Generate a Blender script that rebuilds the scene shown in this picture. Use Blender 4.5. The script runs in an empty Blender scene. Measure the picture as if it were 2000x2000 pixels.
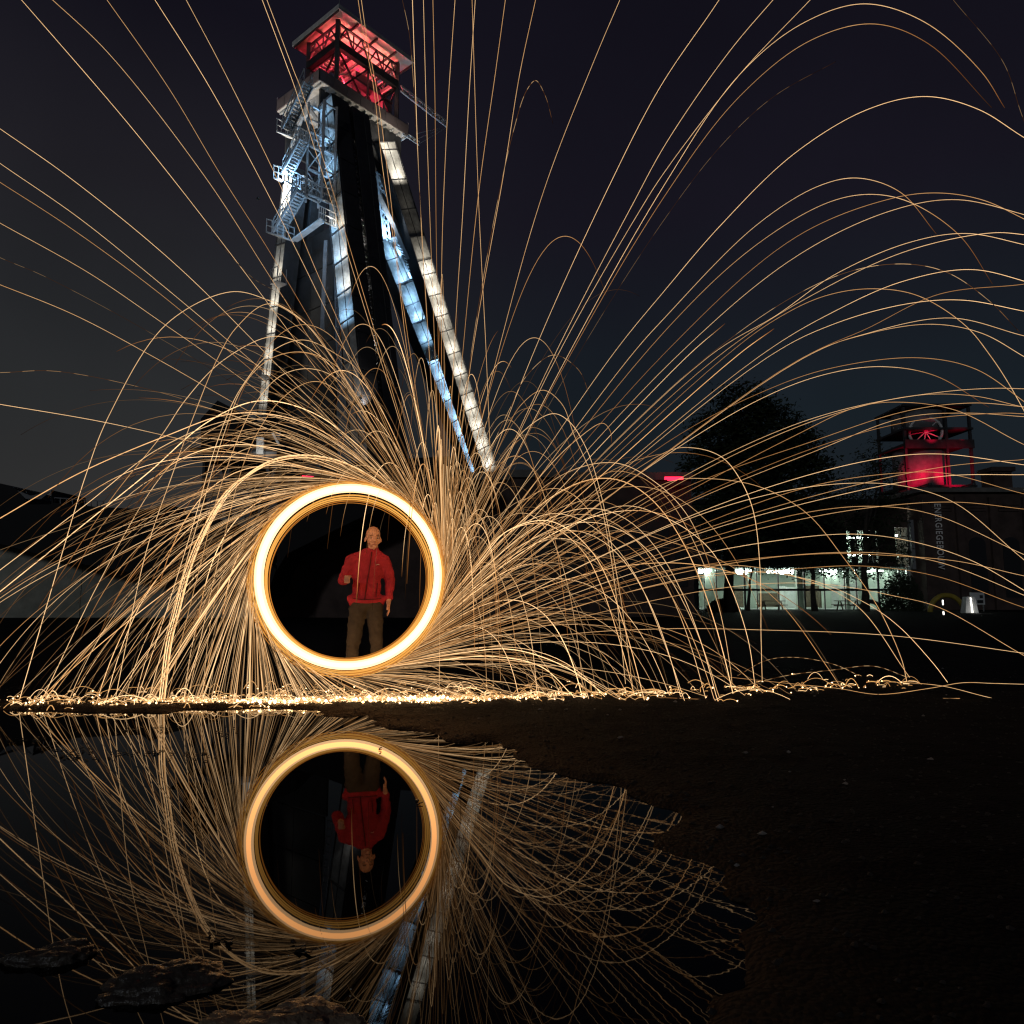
import bpy, bmesh, math, random
import numpy as np
from mathutils import Vector, Matrix, Quaternion, noise as mnoise

# ------------------------------------------------------------------ camera, world, light, exposure
SC = bpy.context.scene
COL = SC.collection
R = math.radians
random.seed(7)
RNG = np.random.default_rng(11)
FPX, CAM_H, TPITCH = 1450.0, 1.06, 0.114          # focal length in photo pixels (2000 wide), eye height, tan(pitch)
PITCH = math.atan(TPITCH)
CP, SP = math.cos(PITCH), math.sin(PITCH)
CAM = Vector((0, 0, CAM_H))

cd = bpy.data.cameras.new('camera')
cam = bpy.data.objects.new('camera', cd)
COL.objects.link(cam)
cam.location = CAM
cam.rotation_euler = (R(90) + PITCH, 0, 0)
cd.sensor_fit = 'HORIZONTAL'
cd.sensor_width = 36
cd.lens = 36 * FPX / 2000.0
cd.clip_start = 0.05
cd.clip_end = 3000
SC.camera = cam

world = bpy.data.worlds.new('World')
SC.world = world
world.use_nodes = True
wn, wl = world.node_tree.nodes, world.node_tree.links
wn.clear()
w_out = wn.new('ShaderNodeOutputWorld')
w_bg = wn.new('ShaderNodeBackground')
w_sky = wn.new('ShaderNodeTexSky')
w_sky.sky_type = 'NISHITA'
w_sky.sun_disc = False
w_sky.sun_elevation = R(-7)
w_sky.sun_rotation = R(-60)
w_tc = wn.new('ShaderNodeTexCoord')
w_sep = wn.new('ShaderNodeSeparateXYZ')
wl.new(w_tc.outputs['Generated'], w_sep.inputs[0])
w_map = wn.new('ShaderNodeMapRange')              # night glow over the town: paler towards the horizon
w_map.inputs['From Min'].default_value = 0.0
w_map.inputs['From Max'].default_value = 0.75
wl.new(w_sep.outputs['Z'], w_map.inputs['Value'])
w_ramp = wn.new('ShaderNodeValToRGB')
e = w_ramp.color_ramp.elements
e[0].position = 0.0; e[0].color = (0.0125, 0.0150, 0.0190, 1)
e[1].position = 1.0; e[1].color = (0.0046, 0.0040, 0.0078, 1)
m = e.new(0.30); m.color = (0.0086, 0.0134, 0.0182, 1)
m = e.new(0.62); m.color = (0.0080, 0.0072, 0.0128, 1)
wl.new(w_map.outputs[0], w_ramp.inputs[0])
w_side = wn.new('ShaderNodeMapRange')             # greyer city light on the left side of the sky
w_side.interpolation_type = 'SMOOTHSTEP'
w_side.inputs['From Min'].default_value = 0.12
w_side.inputs['From Max'].default_value = -0.45
wl.new(w_sep.outputs['X'], w_side.inputs['Value'])
w_low = wn.new('ShaderNodeMapRange')
w_low.inputs['From Min'].default_value = 0.62
w_low.inputs['From Max'].default_value = 0.02
wl.new(w_sep.outputs['Z'], w_low.inputs['Value'])
w_mul = wn.new('ShaderNodeMath'); w_mul.operation = 'MULTIPLY'
wl.new(w_side.outputs[0], w_mul.inputs[0]); wl.new(w_low.outputs[0], w_mul.inputs[1])
w_noise = wn.new('ShaderNodeTexNoise'); w_noise.inputs['Scale'].default_value = 2.2; w_noise.inputs['Detail'].default_value = 4
wl.new(w_tc.outputs['Generated'], w_noise.inputs['Vector'])
w_nm = wn.new('ShaderNodeMapRange'); w_nm.inputs['To Min'].default_value = 0.55; w_nm.inputs['To Max'].default_value = 1.45
wl.new(w_noise.outputs[0], w_nm.inputs['Value'])
w_mix = wn.new('ShaderNodeMix'); w_mix.data_type = 'RGBA'
wl.new(w_mul.outputs[0], w_mix.inputs['Factor'])
wl.new(w_ramp.outputs[0], w_mix.inputs[6])
w_mix.inputs[7].default_value = (0.030, 0.0295, 0.029, 1)
w_vm = wn.new('ShaderNodeVectorMath'); w_vm.operation = 'SCALE'
wl.new(w_mix.outputs[2], w_vm.inputs[0]); wl.new(w_nm.outputs[0], w_vm.inputs['Scale'])
w_sks = wn.new('ShaderNodeVectorMath'); w_sks.operation = 'SCALE'
wl.new(w_sky.outputs[0], w_sks.inputs[0]); w_sks.inputs['Scale'].default_value = 0.004
w_add = wn.new('ShaderNodeVectorMath'); w_add.operation = 'ADD'
wl.new(w_vm.outputs[0], w_add.inputs[0]); wl.new(w_sks.outputs[0], w_add.inputs[1])
wl.new(w_add.outputs[0], w_bg.inputs['Color'])
w_bg.inputs['Strength'].default_value = 1.0
wl.new(w_bg.outputs[0], w_out.inputs[0])

fill_sun = bpy.data.lights.new('moon', 'SUN')  # sun lamp added as a weak fill on the camera-facing walls
fill_sun.energy = 0.16
fill_sun.angle = R(4)
fill_sun.color = (0.85, 0.92, 1.0)
fill_sun_o = bpy.data.objects.new('moon', fill_sun)
COL.objects.link(fill_sun_o)
fill_sun_o.rotation_euler = (R(74), 0, R(-25))

SC.view_settings.view_transform = 'Standard'
SC.view_settings.look = 'None'
SC.view_settings.exposure = 0
SC.view_settings.gamma = 1
SC.render.engine = 'CYCLES'
SC.cycles.use_denoising = True
SC.cycles.use_adaptive_sampling = False
SC.cycles.max_bounces = 6
SC.cycles.diffuse_bounces = 2
SC.cycles.glossy_bounces = 3
SC.cycles.transmission_bounces = 4
SC.cycles.transparent_max_bounces = 8
SC.cycles.sample_clamp_indirect = 2.0
SC.cycles.caustics_reflective = False
SC.cycles.caustics_refractive = False
SC.cycles.pixel_filter_type = 'BLACKMAN_HARRIS'
SC.cycles.filter_width = 1.3

# ------------------------------------------------------------------ geometry helpers
def ray(px, py):
    x, y = (px - 1000) / FPX, (1000 - py) / FPX
    return Vector((x, CP - y * SP, SP + y * CP))
def at(px, py, Y):                        # point of the place seen at that pixel, Y metres ahead
    d = ray(px, py)
    return CAM + d * (Y / d.y)
def at_z(px, py, z):                      # point of the place at height z
    d = ray(px, py)
    return CAM + d * ((z - CAM_H) / d.z)
def on_plane(px, py, o, n):
    d = ray(px, py)
    return CAM + d * ((o - CAM).dot(n) / d.dot(n))

def tag(o, label=None, cat=None, group=None, kind=None):
    if label: o['label'] = label
    if cat: o['category'] = cat
    if group: o['group'] = group
    if kind: o['kind'] = kind
    return o
def empty(name, loc=(0, 0, 0), rz=0):
    o = bpy.data.objects.new(name, None)
    COL.objects.link(o)
    o.location = loc
    o.rotation_euler = (0, 0, rz)
    o.empty_display_size = 0.2
    return o
def put(name, mesh, parent=None, loc=None, rot=None):
    o = bpy.data.objects.new(name, mesh)
    COL.objects.link(o)
    if parent is not None:
        o.parent = parent
        w = parent.matrix_basis.copy()
        q = parent
        while q.parent is not None:
            w = q.parent.matrix_basis @ q.matrix_parent_inverse @ w if q.parent.parent is None else q.parent.matrix_parent_inverse @ q.parent.matrix_basis @ q.matrix_parent_inverse @ w
            q = q.parent
        o.matrix_parent_inverse = w.inverted()
    if loc is not None: o.location = loc
    if rot is not None: o.rotation_euler = rot
    return o

class MB:
    """collects simple solids in world space and links them as one mesh"""
    def __init__(s):
        s.v, s.f, s.mi = [], [], []
        s.cur = 0
    def raw(s, vs, fs):
        b = len(s.v)
        s.v.extend([tuple(q) for q in vs])
        s.f.extend([tuple(i + b for i in t) for t in fs])
        s.mi.extend([s.cur] * len(fs))
        return s
    def hexa(s, p):                       # 8 corners: bottom 4 (ccw), top 4
        return s.raw(p, [(0, 3, 2, 1), (4, 5, 6, 7), (0, 1, 5, 4), (1, 2, 6, 5), (2, 3, 7, 6), (3, 0, 4, 7)])
    def box(s, lo, hi):
        (a, b, c), (d, e_, f) = lo, hi
        return s.hexa([(a, b, c), (d, b, c), (d, e_, c), (a, e_, c), (a, b, f), (d, b, f), (d, e_, f), (a, e_, f)])
    def obox(s, o, ax, ay, az, x, y, z):  # oriented box: origin + ranges along three axes
        P = lambda i, j, k: o + ax * x[i] + ay * y[j] + az * z[k]
        return s.hexa([P(0, 0, 0), P(1, 0, 0), P(1, 1, 0), P(0, 1, 0), P(0, 0, 1), P(1, 0, 1), P(1, 1, 1), P(0, 1, 1)])
    def beam(s, a, b, w, h=None, up=Vector((0, 0, 1))):
        h = h or w
        a, b = Vector(a), Vector(b)
        d = (b - a)
        if d.length < 1e-5: return s
        d.normalize()
        if abs(d.dot(up)) > 0.98: up = Vector((1, 0, 0))
        x = d.cross(up).normalized() * (w / 2)
        y = x.cross(d).normalized() * (h / 2)
        return s.hexa([a - x - y, a + x - y, a + x + y, a - x + y, b - x - y, b + x - y, b + x + y, b - x + y])
    def tube(s, pts, rad, n=6, caps=True):
        pts = [Vector(p) for p in pts]
        m_ = len(pts)
        rad = rad if hasattr(rad, '__len__') else [rad] * m_
        b = len(s.v)
        ref = None
        for i, p in enumerate(pts):
            t = (pts[min(i + 1, m_ - 1)] - pts[max(i - 1, 0)])
            t = t.normalized() if t.length > 1e-9 else Vector((0, 0, 1))
            if ref is None:
                ref = t.orthogonal().normalized()
            ref = (ref - t * ref.dot(t))
            ref = ref.normalized() if ref.length > 1e-6 else t.orthogonal().normalized()
            bi = t.cross(ref)
            for k in range(n):
                a = 2 * math.pi * k / n
                s.v.append(tuple(p + (ref * math.cos(a) + bi * math.sin(a)) * rad[i]))
        for i in range(m_ - 1):
            for k in range(n):
                k2 = (k + 1) % n
                s.f.append((b + i * n + k, b + i * n + k2, b + (i + 1) * n + k2, b + (i + 1) * n + k)); s.mi.append(s.cur)
        if caps:
            s.f.append(tuple(b + k for k in reversed(range(n)))); s.mi.append(s.cur)
            s.f.append(tuple(b + (m_ - 1) * n + k for k in range(n))); s.mi.append(s.cur)
        return s
    def prism(s, poly, d):                # polygon (3D points) pushed along vector d
        n = len(poly)
        vs = [Vector(p) for p in poly] + [Vector(p) + d for p in poly]
        fs = [tuple(range(n)), tuple(reversed(range(n, 2 * n)))] + [(i, (i + 1) % n + 0, (i + 1) % n + n, i + n) for i in range(n)]
        return s.raw(vs, fs)
    def disc(s, c, ax, r, h, n=20):       # short cylinder
        ax = Vector(ax).normalized()
        return s.tube([Vector(c) - ax * h / 2, Vector(c) + ax * h / 2], r, n)
    def mesh(s, name, mats, smooth=False):
        me = bpy.data.meshes.new(name)
        me.from_pydata(s.v, [], s.f)
        for m_ in (mats if isinstance(mats, (list, tuple)) else [mats]): me.materials.append(m_)
        if any(s.mi): me.polygons.foreach_set('material_index', s.mi)
        if smooth: me.polygons.foreach_set('use_smooth', [True] * len(me.polygons))
        bm = bmesh.new(); bm.from_mesh(me)
        bmesh.ops.recalc_face_normals(bm, faces=bm.faces)
        bm.to_mesh(me); bm.free()
        return me
    def build(s, name, mats, parent=None, smooth=False):
        return put(name, s.mesh(name, mats, smooth), parent)

# ------------------------------------------------------------------ materials
def mat(name, col, rough=0.6, metal=0.0, var=0.0, scale=3.0, bump=0.0, bscale=40.0, col2=None, spec=0.5, coat=0.0):
    m_ = bpy.data.materials.new(name)
    m_.use_nodes = True
    nt = m_.node_tree; n, l = nt.nodes, nt.links
    b = n['Principled BSDF']
    b.inputs['Roughness'].default_value = rough
    b.inputs['Metallic'].default_value = metal
    b.inputs['Specular IOR Level'].default_value = spec
    b.inputs['Coat Weight'].default_value = coat
    b.inputs['Base Color'].default_value = (*col, 1)
    tc = n.new('ShaderNodeTexCoord')
    if var > 0 or col2:
        t = n.new('ShaderNodeTexNoise'); t.inputs['Scale'].default_value = scale; t.inputs['Detail'].default_value = 6; t.inputs['Roughness'].default_value = 0.65
        l.new(tc.outputs['Object'], t.inputs['Vector'])
        r_ = n.new('ShaderNodeValToRGB')
        c2 = col2 or tuple(min(1, c * (1 + var)) for c in col)
        c1 = col if col2 else tuple(c * (1 - var) for c in col)
        r_.color_ramp.elements[0].position = 0.35; r_.color_ramp.elements[0].color = (*c1, 1)
        r_.color_ramp.elements[1].position = 0.68; r_.color_ramp.elements[1].color = (*c2, 1)
        l.new(t.outputs[0], r_.inputs[0]); l.new(r_.outputs[0], b.inputs['Base Color'])
    if bump > 0:
        t2 = n.new('ShaderNodeTexNoise'); t2.inputs['Scale'].default_value = bscale; t2.inputs['Detail'].default_value = 5
        l.new(tc.outputs['Object'], t2.inputs['Vector'])
        bp = n.new('ShaderNodeBump'); bp.inputs['Strength'].default_value = bump; bp.inputs['Distance'].default_value = 0.02
        l.new(t2.outputs[0], bp.inputs['Height']); l.new(bp.outputs[0], b.inputs['Normal'])
    return m_
def glow(name, col, strength, light=False, heat=False):
    m_ = bpy.data.materials.new(name)
    m_.use_nodes = True
    n, l = m_.node_tree.nodes, m_.node_tree.links
    n.clear()
    o = n.new('ShaderNodeOutputMaterial'); em = n.new('ShaderNodeEmission')
    em.inputs['Color'].default_value = (*col, 1); em.inputs['Strength'].default_value = strength
    if heat:                                        # a flying spark cools along its path
        at_ = n.new('ShaderNodeAttribute'); at_.attribute_name = 'spark_glow'
        mu = n.new('ShaderNodeMath'); mu.operation = 'MULTIPLY'; mu.inputs[1].default_value = strength
        l.new(at_.outputs['Fac'], mu.inputs[0]); l.new(mu.outputs[0], em.inputs['Strength'])
        cr = n.new('ShaderNodeValToRGB')
        cr.color_ramp.elements[0].position = 0.15; cr.color_ramp.elements[0].color = (1.0, 0.36, 0.09, 1)
        cr.color_ramp.elements[1].position = 1.0; cr.color_ramp.elements[1].color = (1.0, 0.61, 0.29, 1)
        c5 = cr.color_ramp.elements.new(0.6); c5.color = (1.0, 0.50, 0.18, 1)
        l.new(at_.outputs['Fac'], cr.inputs[0]); l.new(cr.outputs[0], em.inputs['Color'])
    l.new(em.outputs[0], o.inputs['Surface'])
    m_.cycles.emission_sampling = 'AUTO' if light else 'NONE'
    return m_

M = {}
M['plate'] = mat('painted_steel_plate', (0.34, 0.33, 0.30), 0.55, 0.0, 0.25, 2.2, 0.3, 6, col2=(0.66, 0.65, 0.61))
M['steel_dark'] = mat('dark_painted_steel', (0.045, 0.045, 0.048), 0.6, 0.0, 0.3, 2.0)
M['steel_mid'] = mat('grey_painted_steel', (0.22, 0.22, 0.23), 0.5, 0.0, 0.25, 2.0)
M['steel_pale'] = mat('pale_painted_steel', (0.52, 0.52, 0.52), 0.5, 0.0, 0.2, 3.0)
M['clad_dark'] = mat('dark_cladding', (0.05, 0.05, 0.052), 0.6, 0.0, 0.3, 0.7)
M['soffit'] = mat('roof_soffit', (0.60, 0.55, 0.50), 0.6, 0.0, 0.2, 0.8)
M['parapet'] = mat('parapet_sheet', (0.22, 0.17, 0.17), 0.5, 0.0, 0.2, 1.0)
M['concrete'] = mat('weathered_concrete', (0.32, 0.32, 0.26), 0.85, 0.0, 0.4, 0.8, 0.3, 8, col2=(0.58, 0.57, 0.48))
M['brick_far'] = mat('dark_brickwork', (0.09, 0.06, 0.05), 0.85, 0.0, 0.3, 1.2)
M['stone_far'] = mat('stone_trim', (0.20, 0.19, 0.17), 0.8, 0.0, 0.2, 2.0)
M['black_roof'] = mat('black_roofing', (0.012, 0.012, 0.013), 0.8, 0.0, 0.3, 0.5)
M['grey_wall'] = mat('grey_sheet_wall', (0.26, 0.27, 0.28), 0.7, 0.0, 0.2, 0.6)
M['bark'] = mat('tree_bark', (0.05, 0.04, 0.03), 0.9, 0.0, 0.4, 4, 0.4, 12)
M['leaf'] = mat('tree_leaf', (0.018, 0.030, 0.010), 0.7, 0.0, 0.5, 1.0, col2=(0.035, 0.05, 0.018))
M['wood'] = mat('table_wood', (0.10, 0.07, 0.045), 0.7, 0.0, 0.3, 5)
M['rubber'] = mat('dark_rubber', (0.02, 0.02, 0.02), 0.6)
M['yellow'] = mat('yellow_paint', (0.45, 0.34, 0.05), 0.5, 0.0, 0.2, 3)
M['white'] = mat('white_paint', (0.75, 0.75, 0.73), 0.5, 0.0, 0.1, 3)
M['room'] = mat('pale_room_wall', (0.56, 0.62, 0.54), 0.8, 0.0, 0.1, 0.6)
M['room_ceiling'] = mat('room_ceiling', (0.30, 0.34, 0.33), 0.8)
M['room_floor'] = mat('room_floor', (0.35, 0.36, 0.34), 0.5)
M['frame'] = mat('window_frame', (0.03, 0.03, 0.032), 0.5)
M['strip'] = glow('fluorescent_tube', (0.92, 1.0, 0.92), 24.0, True)
M['lamp_white'] = glow('lamp_white', (1.0, 0.95, 0.85), 4.0)
M['lamp_red'] = glow('lamp_red', (1.0, 0.02, 0.06), 3.0)
M['letter'] = glow('backlit_letter', (0.8, 0.82, 0.85), 0.06)  # metal letters, the faint light on them put in as emission
M['skin'] = mat('skin', (0.80, 0.46, 0.33), 0.5, 0.0, 0.08, 12)
M['eye'] = mat('eye', (0.40, 0.30, 0.24), 0.3)
M['lip'] = mat('lip', (0.38, 0.16, 0.13), 0.5)
M['brow'] = mat('eyebrow_hair', (0.26, 0.15, 0.10), 0.8)
M['jacket'] = mat('red_fleece', (0.46, 0.026, 0.052), 0.85, 0.0, 0.2, 6, 0.5, 14)
M['jacket_trim'] = mat('dark_red_trim', (0.10, 0.008, 0.014), 0.8)
M['trousers'] = mat('khaki_cloth', (0.060, 0.052, 0.042), 0.9, 0.0, 0.25, 5, 0.6, 10)
M['belt'] = mat('brown_belt', (0.05, 0.03, 0.02), 0.6)
M['shoe'] = mat('dark_shoe', (0.03, 0.025, 0.02), 0.6)
M['mud_rock'] = mat('muddy_rock', (0.20, 0.145, 0.095), 0.35, 0.0, 0.4, 9, 1.0, 30, col2=(0.38, 0.28, 0.18))
M['rock'] = mat('wet_rock', (0.05, 0.042, 0.034), 0.28, 0.0, 0.4, 9, 0.9, 30, col2=(0.10, 0.08, 0.06))
M['pebble'] = mat('pale_pebble', (0.30, 0.29, 0.27), 0.7, 0.0, 0.4, 6)
M['gravel'] = mat('gravel_stone', (0.03, 0.028, 0.025), 0.7, 0.0, 0.5, 6)
M['debris'] = mat('wet_leaf_litter', (0.02, 0.015, 0.01), 0.5)

def glass():
    m_ = bpy.data.materials.new('window_glass')
    m_.use_nodes = True
    n, l = m_.node_tree.nodes, m_.node_tree.links
    n.clear()
    o = n.new('ShaderNodeOutputMaterial'); mx = n.new('ShaderNodeMixShader'); tr = n.new('ShaderNodeBsdfTransparent'); gl = n.new('ShaderNodeBsdfGlossy')
    tr.inputs['Color'].default_value = (0.86, 0.93, 0.90, 1); gl.inputs['Roughness'].default_value = 0.03
    fr = n.new('ShaderNodeFresnel'); fr.inputs['IOR'].default_value = 1.45
    l.new(fr.outputs[0], mx.inputs[0]); l.new(tr.outputs[0], mx.inputs[1]); l.new(gl.outputs[0], mx.inputs[2]); l.new(mx.outputs[0], o.inputs[0])
    return m_
M['glass'] = glass()

def water():
    m_ = bpy.data.materials.new('puddle_water')
    m_.use_nodes = True
    n, l = m_.node_tree.nodes, m_.node_tree.links
    b = n['Principled BSDF']
    b.inputs['Base Color'].default_value = (0.004, 0.0035, 0.003, 1)
    b.inputs['Roughness'].default_value = 0.012
    b.inputs['IOR'].default_value = 1.235
    tc = n.new('ShaderNodeTexCoord')
    mp = n.new('ShaderNodeMapping'); mp.inputs['Scale'].default_value = (1.0, 1.0, 1.0)
    l.new(tc.outputs['Object'], mp.inputs[0])
    t1 = n.new('ShaderNodeTexNoise'); t1.inputs['Scale'].default_value = 13; t1.inputs['Detail'].default_value = 2
    l.new(mp.outputs[0], t1.inputs['Vector'])
    sx = n.new('ShaderNodeSeparateXYZ'); l.new(tc.outputs['Object'], sx.inputs[0])
    mr = n.new('ShaderNodeMapRange')      # a light breeze ruffles the shallow side by the bank
    mr.inputs['From Min'].default_value = -0.2; mr.inputs['From Max'].default_value = 1.5
    mr.inputs['To Min'].default_value = 0.001; mr.inputs['To Max'].default_value = 0.022
    l.new(sx.outputs['X'], mr.inputs['Value'])
    bp = n.new('ShaderNodeBump'); bp.inputs['Distance'].default_value = 0.01
    l.new(mr.outputs[0], bp.inputs['Strength'])
    l.new(t1.outputs[0], bp.inputs['Height']); l.new(bp.outputs[0], b.inputs['Normal'])
    return m_
M['water'] = water()

def ground_mat():
    m_ = bpy.data.materials.new('wet_gravel_ground')
    m_.use_nodes = True
    n, l = m_.node_tree.nodes, m_.node_tree.links
    b = n['Principled BSDF']
    tc = n.new('ShaderNodeTexCoord')
    t1 = n.new('ShaderNodeTexNoise'); t1.inputs['Scale'].default_value = 1.1; t1.inputs['Detail'].default_value = 8; t1.inputs['Roughness'].default_value = 0.7
    l.new(tc.outputs['Object'], t1.inputs['Vector'])
    r1 = n.new('ShaderNodeValToRGB')
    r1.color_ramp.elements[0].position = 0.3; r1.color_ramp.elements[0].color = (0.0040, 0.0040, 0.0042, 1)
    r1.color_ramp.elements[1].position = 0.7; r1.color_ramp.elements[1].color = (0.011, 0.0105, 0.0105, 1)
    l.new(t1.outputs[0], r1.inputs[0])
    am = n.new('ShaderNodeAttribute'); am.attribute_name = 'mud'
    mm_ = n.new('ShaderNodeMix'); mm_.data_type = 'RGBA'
    l.new(am.outputs['Fac'], mm_.inputs['Factor']); l.new(r1.outputs[0], mm_.inputs[6]); mm_.inputs[7].default_value = (0.055, 0.038, 0.025, 1)  # bank mud colour raised to carry the firelight on it
    t2 = n.new('ShaderNodeTexNoise'); t2.inputs['Scale'].default_value = 38; t2.inputs['Detail'].default_value = 4
    l.new(tc.outputs['Object'], t2.inputs['Vector'])
    mr = n.new('ShaderNodeMapRange'); mr.inputs['To Min'].default_value = 0.5; mr.inputs['To Max'].default_value = 1.5
    l.new(t2.outputs[0], mr.inputs['Value'])
    vm = n.new('ShaderNodeVectorMath'); vm.operation = 'SCALE'
    l.new(mm_.outputs[2], vm.inputs[0]); l.new(mr.outputs[0], vm.inputs['Scale'])
    l.new(vm.outputs[0], b.inputs['Base Color'])
    b.inputs['Roughness'].default_value = 0.75
    b.inputs['Specular IOR Level'].default_value = 0.1
    vo = n.new('ShaderNodeTexVoronoi'); vo.inputs['Scale'].default_value = 46
    l.new(tc.outputs['Object'], vo.inputs['Vector'])
    ad = n.new('ShaderNodeMath'); ad.operation = 'SUBTRACT'
    l.new(t2.outputs[0], ad.inputs[0]); l.new(vo.outputs['Distance'], ad.inputs[1])
    bp = n.new('ShaderNodeBump'); bp.inputs['Strength'].default_value = 0.9; bp.inputs['Distance'].default_value = 0.02
    l.new(ad.outputs[0], bp.inputs['Height']); l.new(bp.outputs[0], b.inputs['Normal'])
    return m_
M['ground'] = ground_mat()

# ------------------------------------------------------------------ ground and puddle
bank_px = [(-700, 1386), (0, 1388), (200, 1392), (400, 1387), (560, 1391), (640, 1402), (720, 1414), (800, 1426), (880, 1442), (960, 1466), (1030, 1500),
           (1110, 1538), (1175, 1572), (1245, 1618), (1290, 1650), (1325, 1700), (1345, 1770), (1360, 1850), (1370, 1990), (1370, 2300), (900, 2500), (-900, 2500)]
BANK = np.array([tuple(at_z(px, py, 0.0))[:2] for px, py in bank_px])
def bank_sdf(X, Y):                       # signed distance to the puddle outline, negative inside
    P = np.stack([X, Y], -1)
    dmin = np.full(X.shape, 1e9); inside = np.zeros(X.shape, bool)
    n = len(BANK)
    for i in range(n):
        a, b = BANK[i], BANK[(i + 1) % n]
        ab = b - a
        t = np.clip(((P - a) @ ab) / (ab @ ab), 0, 1)
        q = a + t[..., None] * ab
        dmin = np.minimum(dmin, np.hypot(P[..., 0] - q[..., 0], P[..., 1] - q[..., 1]))
        c = ((a[1] > Y) != (b[1] > Y)) & (X < (b[0] - a[0]) * (Y - a[1]) / (b[1] - a[1] + 1e-12) + a[0])
        inside ^= c
    return np.where(inside, -dmin, dmin)
def vnoise(X, Y, s, seed):                # smooth value noise
    g = np.random.default_rng(seed).random((257, 257))
    x, y = (X * s) % 256, (Y * s) % 256
    i, j = np.floor(x).astype(int), np.floor(y).astype(int)
    fx, fy = x - i, y - j
    fx, fy = fx * fx * (3 - 2 * fx), fy * fy * (3 - 2 * fy)
    i2, j2 = (i + 1) % 256, (j + 1) % 256
    i, j = i % 256, j % 256
    return (g[i, j] * (1 - fx) + g[i2, j] * fx) * (1 - fy) + (g[i, j2] * (1 - fx) + g[i2, j2] * fx) * fy
def ground_z(X, Y):
    X, Y = np.asarray(X, float), np.asarray(Y, float)
    s = bank_sdf(X, Y)
    s = s + 0.42 * (vnoise(X, Y, 2.1, 1) - 0.5) + 0.20 * (vnoise(X, Y, 5.3, 6) - 0.5) + 0.10 * (vnoise(X, Y, 13, 2) - 0.5)
    land = 0.030 + 0.022 * (vnoise(X, Y, 1.3, 3) - 0.5) + 0.012 * (vnoise(X, Y, 6, 4) - 0.5) + 0.010 * (vnoise(X, Y, 19, 5) - 0.5)
    k = np.clip((s + 0.10) / 0.34, 0, 1); k = k * k * (3 - 2 * k)
    return -0.07 * (1 - k) + land * k
xs = np.concatenate([-np.geomspace(900, 9.2, 26), np.arange(-9, 9.01, 0.06), np.geomspace(9.2, 900, 26)])
ys = np.concatenate([np.array([-300, -80, -20, -6, -2, 0.0, 0.6]), np.arange(1.0, 12.01, 0.05), np.geomspace(12.2, 1500, 40)])
GX, GY = np.meshgrid(xs, ys)
GZ = ground_z(GX, GY)
nx, ny = len(xs), len(ys)
idx = np.arange(nx * ny).reshape(ny, nx)
quads = np.stack([idx[:-1, :-1], idx[:-1, 1:], idx[1:, 1:], idx[1:, :-1]], -1).reshape(-1, 4)
gm = bpy.data.meshes.new('ground')
gm.from_pydata(np.stack([GX, GY, GZ], -1).reshape(-1, 3).tolist(), [], quads.tolist())
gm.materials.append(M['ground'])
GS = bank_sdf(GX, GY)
lit_mud = np.where(GS < 0, 1.0, np.exp(-(GS / 0.45) ** 2))  # muddy bank painted paler and browner, firelight put into its colour
gm.attributes.new('mud', 'FLOAT', 'POINT').data.foreach_set('value', lit_mud.ravel())
gm.polygons.foreach_set('use_smooth', [True] * len(gm.polygons))
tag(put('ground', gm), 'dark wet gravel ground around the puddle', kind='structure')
wm = MB()
wm.raw([(BANK[:, 0].min() - 3, -3, 0), (4.2, -3, 0), (4.2, 8.6, 0), (BANK[:, 0].min() - 3, 8.6, 0)], [(0, 1, 2, 3)])
tag(wm.build('puddle_water', M['water']), 'black mirror-like puddle reflecting the ring of fire', kind='structure')

def gz(x, y): return float(ground_z(np.array([x]), np.array([y]))[0])

# ------------------------------------------------------------------ headframe tower
ZD = 41.0                                          # underside of the deck
N = at_z(624, 157, ZD)
VV = Vector((math.cos(R(50)), math.sin(R(50)), 0))  # along the long side, right and away
UU = Vector((math.cos(R(140)), math.sin(R(140)), 0))  # along the short side, left and away
ZZ = Vector((0, 0, 1))
LU, LV = 5.87, 9.2
HF = empty('mine_headframe', (N + UU * 3 + VV * 4 - ZZ * ZD))
tag(HF, 'tall steel mine headframe with red-lit winding cab and floodlit inclined legs', 'headframe')
def lamp(kind, loc, aim, power, color, size=0.3, spread=None, name='floodlight_beam', spot=None):
    li = bpy.data.lights.new(name, kind)
    li.energy = power
    li.color = color
    if kind == 'AREA':
        li.shape = 'SQUARE'; li.size = size
        if spread: li.spread = spread
    elif kind == 'SPOT':
        li.shadow_soft_size = size; li.spot_size = spot or R(60); li.spot_blend = 0.6
    else:
        li.shadow_soft_size = size
    o = bpy.data.objects.new(name, li)
    COL.objects.link(o)
    o.location = loc
    d = Vector(aim) - Vector(loc)
    o.rotation_euler = d.to_track_quat('-Z', 'Y').to_euler()
    return o
COLD = (0.32, 0.62, 1.0)
WARM = (1.0, 0.93, 0.80)
REDL = (1.0, 0.05, 0.09)
def fixture(loc, aim, parent=HF):
    d = (Vector(aim) - Vector(loc)).normalized()
    mb = MB()
    mb.beam(Vector(loc) - d * 0.16, Vector(loc) - d * 0.03, 0.22, 0.16)
    mb.beam(Vector(loc) - d * 0.28, Vector(loc) - d * 0.16, 0.06)
    mb.build('floodlight', M['steel_dark'], parent)

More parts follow.
